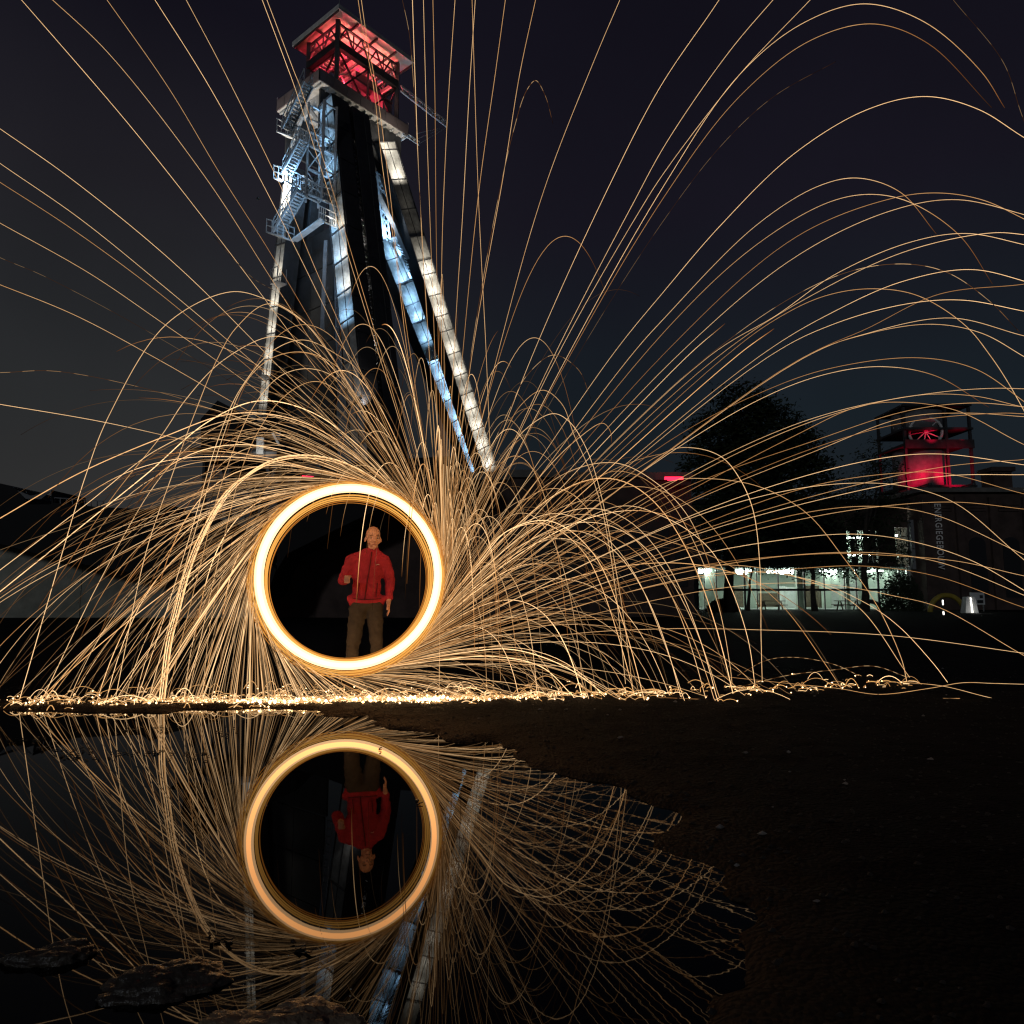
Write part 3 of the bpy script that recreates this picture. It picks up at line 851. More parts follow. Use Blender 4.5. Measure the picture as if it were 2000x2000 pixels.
for x in (388, 440, 492, 540):
    slab(x, 897.5, x + 8, 1165, MHY - 0.6, 0.5, 'column', M['steel_dark'], MH)
for i in range(6):
    slab(400 + i * 38, 902, 400 + (i + 1) * 38 - 2, 1010, MHY + 1.5 + 0.05 * (i % 2), 0.2, 'wall_sheet', M['grey_wall'], MH)
for (x, y) in ((430, 915), (520, 905), (470, 940)):
    q = MB(); q.beam(at(x, y, MHY), at(x + 18, y + 70, MHY), 0.2); q.beam(at(x + 20, y, MHY), at(x, y + 70, MHY), 0.2); q.build('brace', M['steel_mid'], MH)
slab(500, 854, 515, 886, MHY - 1.6, 0.15, 'lit_panel', M['white'], MH)
q = MB(); q.prism([at(x, y, MHY - 1.6) for x, y in ((534, 848), (548, 845), (544, 866))], Vector((0, 0.1, 0))); q.beam(at(533, 846, MHY - 1.7), at(545, 868, MHY - 1.7), 0.14); q.build('lit_panel', M['white'], MH)
lamp('SPOT', at(505, 935, MHY - 3.2), at(512, 862, MHY - 1.6), 240, (1, .97, .9), 0.15, spot=R(50))
fixture(at(505, 935, MHY - 3.2), at(512, 862, MHY - 1.6), MH)
slab(690, 972, 706, 1000, MHY - 6, 0.2, 'wall_sheet', M['grey_wall'], MH)
slab(708, 974, 724, 1004, MHY - 6, 0.2, 'wall_sheet', M['grey_wall'], MH)
q = MB()
for (x0, y0, x1, y1) in ((608, 992, 642, 998), (612, 1000, 640, 1003), (590, 930, 650, 934)):
    q.beam(at(x0, y0, MHY - 8), at(x1, y1, MHY - 8), 0.06)
tag(q.build('red_neon_strip', M['lamp_red']), 'thin red neon lines under the dark shed behind the ring', 'neon light')

# ------------------------------------------------------------------ concrete wall and dark sloping roofs on the left
WY = 37.0
CW = empty('concrete_wall', at(100, 1206, WY))
tag(CW, 'stained grey concrete retaining wall below the dark sloping roof at the left', 'wall')
for i in range(11):
    xa = -420 + i * 115
    a, b = at(xa, 1206, WY), at(xa + 114.4, 1206, WY)
    b.z = at(xa, 1030, WY).z
    q = MB(); q.box((a.x, WY + 0.02 * (i % 2), -0.2), (b.x, WY + 0.8, max(2.2, b.z + 0.4))); q.build('wall_panel', M['concrete'] if i < 8 else M['brick_far'], CW)
q = MB()
pl = [(-420, 960), (-420, 925), (0, 944), (28, 953), (45, 968), (52, 985), (100, 985), (100, 957), (104, 982), (130, 984), (190, 990), (300, 995), (318, 983), (330, 990), (360, 1000), (420, 1012), (480, 1060), (540, 1112), (520, 1165), (470, 1190), (420, 1160), (330, 1132), (240, 1116), (130, 1096), (60, 1078), (0, 1062), (-420, 960)][:-1]
q.prism([at(x, y, WY - 3.0) for x, y in pl], Vector((0, 2.8, 0)))
LR = q.build('sloping_roof_building', M['black_roof'])
tag(LR, 'black building mass with stepped roofline sloping down from the left edge', 'building')
q = MB(); q.prism([at(x, y, WY - 3.05) for x, y in ((34, 958), (60, 968), (98, 960), (80, 975), (50, 974))], Vector((0, 0.04, 0))); q.build('skylight', M['grey_wall'], LR)
q = MB()
for k in range(9):
    q.beam(at(106 + k * 12, 984 + k * 0.9, WY - 2.9), at(106 + k * 12, 972 + k * 0.9, WY - 2.9), 0.04)
q.beam(at(106, 972, WY - 2.9), at(202, 979, WY - 2.9), 0.04)
q.build('roof_railing', M['steel_mid'], LR)
q = MB()
pl = [(541, 1113), (560, 1082), (640, 1042), (700, 1013), (757, 986), (830, 945), (900, 915), (900, 890), (700, 900), (600, 935), (541, 985)]
q.prism([at(x, y, WY - 3.0) for x, y in pl], Vector((0, 2.8, 0)))
tag(q.build('sloping_roof_building', M['black_roof']), 'black roof slab rising to the right behind the ring of fire', 'building')
# long dark hall on the skyline
HY = 38.5
HL = empty('long_hall', at(1000, 1180, HY))
tag(HL, 'long low dark hall on the skyline between headframe and big tree', 'building')
for i in range(8):
    xa = 640 + i * 89
    a, b = at(xa, 1000, HY), at(xa + 88.5, 1000, HY)
    b.z = at(xa, 922 + 5 * (i % 2), HY).z
    q = MB(); q.box((a.x, HY, -0.2), (b.x, HY + 12, b.z)); q.build('bay', M['brick_far'], HL)
    q = MB(); q.box((a.x - 0.005, HY - 0.2, b.z - 0.3), (b.x + 0.005, HY - 0.002, b.z + 0.1)); q.build('cornice', M['stone_far'], HL)
    for k in range(2):
        wx = a.x + (b.x - a.x) * (0.22 + 0.38 * k)
        q = MB(); q.box((wx, HY - 0.08, 1.6), (wx + 0.6, HY - 0.003, 4.6)); q.build('window', M['frame'], HL)
q = MB(); q.beam(at(1298, 934, HY - 1), at(1334, 934, HY - 1), 0.12, 0.14); q.beam(at(1304, 937, HY - 1), at(1322, 937, HY - 1), 0.12, 0.08); q.build('red_roof_light', M['lamp_red'], HL)

# ------------------------------------------------------------------ energy building on the right
EY = 60.0
EB = empty('energy_building', at(1600, 1190, EY))
tag(EB, 'brick hall with brightly lit glazed ground floor and vertical ENERGIEGEBOUW lettering', 'building')
gx0, gx1 = at(1364, 1190, EY).x, at(1776, 1190, EY).x
zc = at(1500, 1108, EY).z                           # ceiling of the glazed floor
zt = at(1500, 1152, EY).z                           # transom
ztop = at(1500, 985, EY).z
# room
RD = 16.0
q = MB(); q.box((gx0, EY, -0.2), (gx1, EY + RD, 0.06)); q.build('room_floor', M['room_floor'], EB)
q = MB(); q.box((gx0, EY + 0.3, zc), (gx1, EY + RD, zc + 0.3)); q.build('room_ceiling', M['room_ceiling'], EB)
q = MB(); q.box((gx0, EY + RD, -0.2), (gx1, EY + RD + 0.3, zc)); q.build('room_back_wall', M['room'], EB)
q = MB(); q.box((gx0 - 0.3, EY + 0.06, -0.2), (gx0 - 0.002, EY + RD + 0.3, zc)); q.build('room_side_wall', M['room'], EB)
q = MB(); q.box((gx0 - 0.6, EY + 0.02, -0.2), (gx0 - 0.302, EY + RD + 0.3, ztop)); q.build('gable_wall', M['brick_far'], EB)
q = MB(); q.box((gx1 + 0.002, EY + 0.06, -0.2), (gx1 + 0.3, EY + RD + 0.3, zc)); q.build('room_side_wall', M['room'], EB)
for (px0, px1, dy) in ((1378, 1400, 3.5), (1466, 1482, 5.0), (1560, 1572, 2.2), (1610, 1625, 6), (1655, 1662, 2.4), (1700, 1712, 6.5)):
    a = at(px0, 1190, EY + dy).x; b = at(px1, 1190, EY + dy).x
    q = MB(); q.box((a, EY + dy, 0.065), (b, EY + dy + 0.5, zc - 0.004)); q.build('pillar', M['room'], EB)
for (px, n_) in ((1374, 3), (1455, 4), (1516, 3), (1535, 4), (1620, 5), (1710, 5)):
    for k in range(n_):
        dy = 3.0 + k * 2.6
        c = at(px, 1130, EY + dy)
        q = MB(); q.box((c.x - 0.7, EY + dy, zc - 0.2), (c.x + 0.7, EY + dy + 0.3, zc - 0.1)); q.build('ceiling_lamp', M['strip'], EB)
for (px, w_, h_, dy) in ((1548, 1.0, 1.9, 7), (1532, 0.5, 2.0, 7.5), (1625, 1.3, 2.2, 8), (1610, 0.7, 1.6, 6.5), (1662, 1.4, 2.2, 8.2), (1440, 1.2, 2.0, 12), (1500, 2.0, 1.4, 13), (1585, 1.6, 2.1, 12), (1730, 1.8, 1.5, 12), (1755, 0.8, 2.2, 6)):
    c = at(px, 1180, EY + dy)
    q = MB(); q.box((c.x - w_ / 2, EY + dy, 0.065), (c.x + w_ / 2, EY + dy + 0.4, h_)); q.build('display_board', M['white'] if px in (1548, 1625, 1662, 1532) else M['wood'], EB)
# glazing: mullions, transom, panes
mx = [1364, 1377, 1401, 1421, 1456, 1480, 1522, 1560, 1573, 1612, 1652, 1675, 1718, 1760, 1776]
for k, px in enumerate(mx):
    x = at(px, 1190, EY).x
    wd = 0.12 if k % 4 == 0 else 0.05
    q = MB(); q.box((x - wd / 2, EY - 0.08, 0.0), (x + wd / 2, EY + 0.08, zc)); q.build('mullion', M['frame'], EB)
q = MB(); q.box((gx0, EY - 0.06, zt - 0.09), (gx1, EY + 0.06, zt + 0.09)); q.build('transom', M['frame'], EB)
for k in range(len(mx) - 1):
    xa, xb = at(mx[k], 1190, EY).x + 0.09, at(mx[k + 1], 1190, EY).x - 0.09
    for (za, zb_) in ((0.05, zt - 0.1), (zt + 0.1, zc - 0.01)):
        q = MB(); q.box((xa, EY - 0.012, za), (xb, EY + 0.012, zb_)); q.build('pane', M['glass'], EB)
# storey above with openings, lit stair windows
def wall_with_holes(x0, x1, z0, z1, holes, Y, th, name, mm, parent):
    xs_ = sorted({x0, x1, *[h[0] for h in holes], *[h[1] for h in holes]})
    zs_ = sorted({z0, z1, *[h[2] for h in holes], *[h[3] for h in holes]})
    mb = MB()
    for i in range(len(xs_) - 1):
        for j in range(len(zs_) - 1):
            cx, cz = (xs_[i] + xs_[i + 1]) / 2, (zs_[j] + zs_[j + 1]) / 2
            if any(h[0] < cx < h[1] and h[2] < cz < h[3] for h in holes): continue
            mb.box((xs_[i], Y, zs_[j]), (xs_[i + 1], Y + th, zs_[j + 1]))
    return mb.build(name, mm, parent)
holes = []
for (pa, pb_, ya, yb) in ((1400, 1418, 1060, 1095), (1450, 1468, 1060, 1095), (1656, 1672, 1036, 1100), (1676, 1694, 1036, 1100), (1698, 1714, 1036, 1100), (1752, 1772, 1030, 1104)):
    a, b = at(pa, yb, EY), at(pb_, ya, EY)
    holes.append((a.x, b.x, a.z, b.z))
wall_with_holes(gx0 - 0.3, gx1 + 0.3, zc + 0.31, ztop, holes, EY + 0.02, 0.3, 'upper_wall', M['brick_far'], EB)
for i, h in enumerate(holes):
    lit = i >= 2
    mb = MB(); mb.box((h[0] - 0.3, EY + 2.5, h[2] - 0.3), (h[1] + 0.3, EY + 2.7, h[3] + 0.3)); mb.build('inner_wall', M['room'], EB)
    n_ = 4 if lit else 2
    for k in range(n_):
        za = h[2] + (h[3] - h[2]) / n_ * k; zb_ = h[2] + (h[3] - h[2]) / n_ * (k + 1)
        mb = MB(); mb.box((h[0], EY + 0.1, za - 0.03), (h[1], EY + 0.16, za + 0.03)); mb.box(((h[0] + h[1]) / 2 - 0.03, EY + 0.1, za + 0.031), ((h[0] + h[1]) / 2 + 0.03, EY + 0.16, zb_ - 0.031)); mb.build('window_bar', M['frame'], EB)
        mb = MB(); mb.box((h[0], EY + 0.12, za + 0.04), (h[1], EY + 0.135, zb_ - 0.04)); mb.build('pane', M['glass'], EB)
    if lit:
        for zz in ((h[2] * 0.75 + h[3] * 0.25), (h[2] * 0.2 + h[3] * 0.8)):
            mb = MB(); mb.box(((h[0] + h[1]) / 2 - 0.4, EY + 1.4, zz), ((h[0] + h[1]) / 2 + 0.4, EY + 1.5, zz + 0.12)); mb.build('ceiling_lamp', M['strip'], EB)
q = MB(); q.box((gx0 - 0.5, EY - 0.2, ztop + 0.001), (gx1 + 0.5, EY + 11, ztop + 0.4)); q.build('flat_roof', M['black_roof'], EB)
q = MB(); q.box((gx1 + 0.31, EY - 0.35, at(1790, 1112, EY).z), (at(1814, 1100, EY).x, EY + 0.4, at(1790, 1016, EY).z)); q.build('link_wall', M['grey_wall'], EB)
# main brick block
bx0, bx1 = at(1790, 1190, EY).x, at(2180, 1190, EY).x
FY = EY - 1.5
zpar = at(1900, 962, FY).z
for i in range(6):
    xa, xb = bx0 + (bx1 - bx0) / 6 * i, bx0 + (bx1 - bx0) / 6 * (i + 1)
    q = MB(); q.box((xa, FY, -0.2), (xb - 0.003, FY + 14, zpar)); q.build('bay', M['brick_far'], EB)
    q = MB(); q.box((xa - 0.001, FY - 0.25, -0.2), (xa + 0.55, FY - 0.002, zpar - 0.4)); q.build('pilaster', M['brick_far'], EB)
    for s in range(3):
        q = MB(); q.box((xa + 0.8, FY - 0.1, zpar - 1.0 - 0.25 * s), (xb - 0.25, FY - 0.002, zpar - 0.85 - 0.25 * s)); q.build('corbel_course', M['brick_far'], EB)
    if i > 0:
        arch = [Vector((xa + 0.95, FY - 0.05, 1.0)), Vector((xb - 0.4, FY - 0.05, 1.0))]
        cxm = (arch[0].x + arch[1].x) / 2; rr = (arch[1].x - arch[0].x) / 2
        pts = arch + [Vector((cxm + rr * math.cos(t * math.pi / 10), FY - 0.05, 5.2 + rr * 0.8 * math.sin(t * math.pi / 10))) for t in range(11)]
        q = MB(); q.prism(pts, Vector((0, 0.045, 0))); q.build('blind_arch', M['frame'], EB)
q = MB(); q.box((bx0 - 0.25, FY - 0.4, zpar), (bx1, FY + 14, zpar + 0.35)); q.build('parapet', M['stone_far'], EB)
ch = at(1976, 945, FY); ct = at(1976, 908, FY)
q = MB(); q.box((ch.x - 0.75, FY + 1, zpar + 0.351), (ch.x + 0.75, FY + 2.6, ct.z - 0.35)); q.build('chimney', M['brick_far'], EB)
q = MB(); q.box((ch.x - 0.95, FY + 0.8, ct.z - 0.349), (ch.x + 0.95, FY + 2.8, ct.z)); q.build('chimney_cap', M['brick_far'], EB)
# lettering, read from top to bottom
fc = bpy.data.curves.new('lettering', 'FONT')
fc.body = 'ENERGIEGEBOUW'
fc.size = 1.0; fc.extrude = 0.03; fc.space_character = 1.12
fo = bpy.data.objects.new('lettering', fc)
COL.objects.link(fo)
bpy.context.view_layer.update()
dg = bpy.context.evaluated_depsgraph_get()
lm = bpy.data.meshes.new_from_object(fo.evaluated_get(dg))
bpy.data.objects.remove(fo)
ltop, lbot = at(1836, 984, FY - 0.3), at(1836, 1112, FY - 0.3)
vx = np.empty(len(lm.vertices) * 3); lm.vertices.foreach_get('co', vx); vx = vx.reshape(-1, 3)
lw = vx[:, 0].max() - vx[:, 0].min()
k_ = (ltop.z - lbot.z) / lw
capw = at(1836, 1040, FY).x - at(1823.5, 1040, FY).x
ky = capw / 0.70
new = np.stack([at(1824, 1040, FY).x + vx[:, 1] * ky, FY - 0.31 - vx[:, 2], ltop.z - (vx[:, 0] - vx[:, 0].min()) * k_], -1)
lm.vertices.foreach_set('co', new.ravel()); lm.update()
lm.materials.clear(); lm.materials.append(M['letter'])
put('lettering', lm, EB)

# red-lit tower behind the energy building
TY = 84.0
RT = empty('winding_tower', at(1825, 1180, TY))
tag(RT, 'dark steel tower with red-lit drum behind the brick hall', 'tower')
tx0, tx1 = at(1770, 900, TY).x, at(1898, 900, TY).x
ztt = at(1825, 792, TY).z
for (x, y) in ((tx0, TY), (tx1, TY), (tx0, TY + 6), (tx1, TY + 6), (tx0 + 4.6, TY - 0.3)):
    q = MB(); q.beam((x, y, 0), (x, y, ztt - 0.2), 0.28); q.build('post', M['steel_dark'], RT)
for py in (792, 838, 868, 950):
    z = at(1825, py, TY).z
    q = MB(); q.box((tx0 - 0.2, TY - 0.4, z - 0.12), (tx1 + 0.2, TY + 6.4, z + 0.12))
    if py == 868: q.box((tx0 - 0.2, TY - 0.41, z - 0.5), (tx1 + 0.2, TY - 0.2, z + 0.5))
    q.build('platform', M['steel_dark'], RT)
zd0, zd1 = at(1825, 958, TY).z, at(1825, 873, TY).z
dc = Vector(((tx0 + tx1) / 2 - 0.5, TY + 3, 0))
q = MB()
q.tube([dc + ZZ * zd0, dc + ZZ * zd1], 3.0, 28)
q.build('drum', M['steel_mid'], RT, True)
q = MB(); q.tube([dc + ZZ * at(1825, 836, TY).z, dc + ZZ * (ztt - 0.4)], 2.9, 28); q.build('drum', M['steel_mid'], RT, True)
wheel('sheave_wheel', Vector((dc.x - 0.6, TY + 0.4, at(1825, 842, TY).z)), Vector((0.35, 1, 0)), 1.7, RT, M['white'], 10, 0.16)
for x in (tx0 + 0.6, tx0 + 5.4):
    fl = Vector((x, TY - 3.2, zd0 + 0.5))
    lamp('SPOT', fl, Vector((x - 0.2, TY + 0.6, (zd0 + zd1) / 2)), 1500, (1, .0, .05), 0.2, spot=R(80), name='red_flood')
    q = MB(); q.beam(Vector((x, TY - 0.4, zd0 + 0.2)), fl - ZZ * 0.2, 0.1); q.disc(fl - ZZ * 0.3 - Vector((0, 0.2, 0)), (0, 0, 1), 0.2, 0.25, 10); q.build('red_lamp', M['steel_dark'], RT)
lamp('SPOT', Vector((tx0 + 3.0, TY - 1.5, at(1825, 866, TY).z)), Vector((tx0 + 2.6, TY + 1, at(1825, 840, TY).z)), 180, (1, .0, .05), 0.2, spot=R(70), name='red_flood')
lamp('SPOT', Vector((tx1 - 1.0, TY - 1.2, at(1825, 866, TY).z)), Vector((tx1 - 1.6, TY + 1, at(1825, 820, TY).z)), 120, (1, .0, .05), 0.2, spot=R(60), name='red_flood')

# ------------------------------------------------------------------ trees and bushes
def tree(base, height, trunk_r, blobs, nleaf, label, lean=0.0, leaf=0.32, name='leafy_tree', group=None):
    root = empty(name, base)
    tag(root, label, 'tree', group)
    rnd = random.Random(hash(label) % 9999 if False else len(label) * 131 + int(height * 10))
    tk = MB()
    base = Vector(base)
    ctr = sum((Vector(b[0]) for b in blobs), Vector()) / len(blobs)
    topz = base.z + height * 0.62
    tp = [base - ZZ * 0.1]
    for k in range(1, 7):
        t = k / 6
        tp.append(Vector((base.x + (ctr.x - base.x) * t * t * 0.7 + rnd.uniform(-.1, .1), base.y + rnd.uniform(-.1, .1), base.z + (topz - base.z) * t)))
    tk.tube(tp, [trunk_r * (1.35 if k == 0 else 1 - 0.11 * k) for k in range(7)], 9)
    for b in blobs:
        c = Vector(b[0]); k0 = tp[rnd.choice((3, 4, 5))]
        mid = k0.lerp(c, 0.5) + Vector((rnd.uniform(-.4, .4), rnd.uniform(-.4, .4), rnd.uniform(0, .5)))
        tk.tube([k0, mid, c], [trunk_r * 0.42, trunk_r * 0.26, trunk_r * 0.08], 6)
    tk.build('trunk', M['bark'], root, True)
    vs, fs = [], []
    vol = [b[1] * b[2] * b[1] for b in blobs]; tot = sum(vol)
    for b, v_ in zip(blobs, vol):
        c = Vector(b[0]); n_ = int(nleaf * v_ / tot)
        ncl = max(6, n_ // 26)
        for q_ in range(ncl):
            d = Vector((rnd.gauss(0, 1), rnd.gauss(0, 1), rnd.gauss(0, 1))).normalized()
            rr = rnd.uniform(0.35, 1.0) ** 0.5
            cc = c + Vector((d.x * b[1], d.y * b[1], d.z * b[2])) * rr
            sp = rnd.uniform(0.3, 0.65) * min(1.0, b[1] / 2.0 + 0.3)
            for _ in range(26):
                p = cc + Vector((rnd.gauss(0, sp), rnd.gauss(0, sp), rnd.gauss(0, sp * 0.6)))
                a = Vector((rnd.gauss(0, 1), rnd.gauss(0, 1), rnd.gauss(0, .6))).normalized()
                b2 = a.orthogonal().normalized()
                l_ = leaf * rnd.uniform(0.6, 1.3)
                i = len(vs)
                vs += [p - a * l_ * .5, p + b2 * l_ * .28, p + a * l_ * .5, p - b2 * l_ * .28]
                fs.append((i, i + 1, i + 2, i + 3))
    me = bpy.data.meshes.new('crown')
    me.from_pydata([tuple(v) for v in vs], [], fs)
    me.materials.append(M['leaf'])
    put('crown', me, root)
    return root
def blob(px, py, Y, rx, rz): return (at(px, py, Y), rx, rz)
Y1 = 50.0
tree(Vector((at(1425, 1195, Y1).x, Y1, 0)), 15.5, 0.36,
     [blob(1445, 800, Y1, 1.7, 1.9), blob(1400, 850, Y1, 1.7, 1.6), blob(1500, 840, Y1, 2.0, 2.0), blob(1380, 920, Y1, 1.6, 1.7), blob(1460, 920, Y1, 2.6, 2.3), blob(1550, 880, Y1, 1.7, 1.8), blob(1585, 930, Y1, 1.5, 1.6),
      blob(1420, 1010, Y1, 2.0, 1.6), blob(1510, 1000, Y1, 2.3, 1.8), blob(1580, 1010, Y1, 1.8, 1.5), blob(1450, 1070, Y1, 1.6, 0.9)], 30000,
     'big dark broad-crowned tree, tallest of those before the lit windows')
Y2 = 53.0
tree(Vector((at(1592, 1195, Y2).x, Y2, 0)), 8, 0.2, [blob(1580, 1080, Y2, 1.5, 1.1), blob(1620, 1060, Y2, 1.4, 1.2), blob(1555, 1040, Y2, 1.5, 1.1), blob(1610, 1110, Y2, 1.3, 0.5), blob(1545, 1112, Y2, 1.1, 0.45)], 5500, 'low-branched dark tree with slender trunk before the glazed ground floor', leaf=0.2)
tree(Vector((at(1676, 1195, Y2).x, Y2 - 1, 0)), 13, 0.26, [blob(1708, 885, Y2, 1.0, 1.2), blob(1725, 930, Y2, 1.1, 1.3), blob(1690, 960, Y2, 1.4, 1.4), blob(1640, 990, Y2, 1.4, 1.2), blob(1745, 1000, Y2, 1.3, 1.3), blob(1690, 1040, Y2, 1.6, 1.3), blob(1645, 1085, Y2, 1.4, 0.9), blob(1735, 1075, Y2, 1.5, 0.9), blob(1690, 1115, Y2, 1.6, 0.55)], 6500,
     'dark tree with slim pointed top between the big tree and the red tower', leaf=0.22)
tree(Vector((at(1478, 1195, Y2).x, Y2 + 2, 0)), 7, 0.13, [blob(1480, 1085, Y2 + 2, 1.3, 0.9), blob(1500, 1100, Y2 + 2, 1.0, 0.6)], 1800, 'thin young tree beside the picnic table', leaf=0.2)
def bush(px, py, Y, rx, rz, n, label):
    c = at(px, py, Y); rnd = random.Random(px)
    vs, fs = [], []
    for _ in range(n):
        d = Vector((rnd.gauss(0, 1), rnd.gauss(0, 1), abs(rnd.gauss(0, 1)))).normalized() * rnd.uniform(0.3, 1) ** 0.5
        p = Vector((c.x + d.x * rx, c.y + d.y * rx * 0.6, 0.02 + d.z * rz))
        a = Vector((rnd.gauss(0, 1), rnd.gauss(0, 1), rnd.gauss(0, 1))).normalized(); b = a.orthogonal().normalized()
        i = len(vs); vs += [p - a * .1, p + b * .06, p + a * .1, p - b * .06]; fs.append((i, i + 1, i + 2, i + 3))
    me = bpy.data.meshes.new('bush'); me.from_pydata([tuple(v) for v in vs], [], fs); me.materials.append(M['leaf'])
    root = empty('bush', (c.x, c.y, 0)); tag(root, label, 'bush'); put('crown', me, root)
    st_ = MB()
    for k in range(5): st_.tube([(c.x, c.y, -0.05), (c.x + rnd.uniform(-.3, .3) * rx, c.y, rz * 0.7)], 0.02, 5)
    st_.build('stem', M['bark'], root)
bush(1412, 1185, 52, 1.2, 0.9, 1800, 'low dark bush below the left end of the lit windows')
bush(1762, 1180, 54, 1.6, 2.9, 3500, 'tall dark bush at the right end of the lit windows')
# ------------------------------------------------------------------ street furniture by the lit building
def picnic(px, Y, label):
    c = at(px, 1190, Y); c.z = 0
    t = empty('picnic_table', c); tag(t, label, 'picnic table', 'picnic tables outside the lit building')
    for k in range(4):
        q = MB(); q.box((c.x - 0.9, c.y - 0.36 + k * 0.19, 0.72), (c.x + 0.9, c.y - 0.36 + k * 0.19 + 0.17, 0.77)); q.build('top_plank', M['wood'], t)
    for s in (-0.75, 0.63):
        q = MB(); q.box((c.x - 0.9, c.y + s, 0.43), (c.x + 0.9, c.y + s + 0.24, 0.48)); q.build('bench_plank', M['wood'], t)
    for x in (-0.62, 0.62):
        for s in (-1, 1):
            q = MB(); q.beam((c.x + x + 0.03 * s, c.y + s * 0.22, 0.70), (c.x + x + 0.03 * s, c.y + s * 0.62, 0.0), 0.06, 0.1); q.build('leg', M['wood'], t)
        q = MB(); q.box((c.x + x - 0.1, c.y - 0.74, 0.36), (c.x + x - 0.05, c.y + 0.86, 0.425)); q.build('cross_bar', M['wood'], t)
picnic(1508, 55, 'wooden picnic table beside the thin young tree')
picnic(1657, 56, 'wooden picnic table beside the dark half arch')
def arch(px, Y, r, tr, mm, label, name='play_arch'):
    c = at(px, 1190, Y); c.z = 0
    pts = [Vector((c.x + r * math.cos(math.pi * k / 14), c.y, r * math.sin(math.pi * k / 14))) for k in range(15)]
    q = MB(); q.tube(pts, tr, 8); o = q.build(name, mm, None, True)
    tag(o, label, 'arch')
arch(1700, 55, 0.72, 0.16, M['rubber'], 'dark half-tyre arch beside the picnic table', 'tyre_arch')
arch(1748, 55, 0.68, 0.15, M['rubber'], 'dark half-tyre arch at the right end of the lit windows', 'tyre_arch')
arch(1850, 50, 1.15, 0.17, M['yellow'], 'yellow curved tube arch before the brick hall')
c = at(1893, 1192, 48); c.z = 0
LB = empty('light_block', c); tag(LB, 'pale wedge-shaped light block with glowing slot', 'lamp')
q = MB(); q.hexa([c + Vector(v) for v in ((-.42, -.3, 0), (.42, -.3, 0), (.42, .3, 0), (-.42, .3, 0), (-.25, -.2, 1.05), (.3, -.2, 1.05), (.3, .2, 1.05), (-.25, .2, 1.05))]); q.build('body', M['white'], LB)
q = MB(); q.hexa([c + Vector(v) for v in ((-.02, -.33, .05), (.05, -.33, .05), (.05, -.305, .05), (-.02, -.305, .05), (-.01, -.24, 1.0), (.03, -.24, 1.0), (.03, -.19, 1.0), (-.01, -.19, 1.0))]); q.build('light_slot', M['lamp_white'], LB)
lamp('POINT', c + Vector((0.02, -0.8, 0.25)), c, 3.0, (1, 1, .95), 0.1, name='slot_light')
c = at(1910, 1186, 53); c.z = 0
SB = empty('notice_board', c); tag(SB, 'small white notice board on posts behind the light block', 'sign')
q = MB(); q.box((c.x - .5, c.y - .04, .5), (c.x + .5, c.y + .04, 1.35)); q.build('board', M['white'], SB)
for (dx, dz) in ((-.05, .6), (.15, .6), (.15, .95)):
    q = MB(); q.box((c.x + dx, c.y - .06, dz), (c.x + dx + .22, c.y - .042, dz + .22)); q.build('printed_field', M['frame'], SB)
for dx in (-.4, .4):
    q = MB(); q.box((c.x + dx - .03, c.y - .03, 0), (c.x + dx + .03, c.y + .03, .499)); q.build('post', M['steel_mid'], SB)
c = at(1842, 1204, 40); c.z = 0
BO = empty('bollard_light', c); tag(BO, 'slim bollard with white light strips in front of the yellow arch', 'bollard')
q = MB(); q.box((c.x - .05, c.y - .05, 0), (c.x + .05, c.y + .05, 1.0)); q.build('post', M['steel_dark'], BO)
for (za, zb_) in ((.1, .28), (.62, .88)):
    q = MB(); q.box((c.x - .03, c.y - .07, za), (c.x + .03, c.y - .052, zb_)); q.build('light_strip', M['lamp_white'], BO)

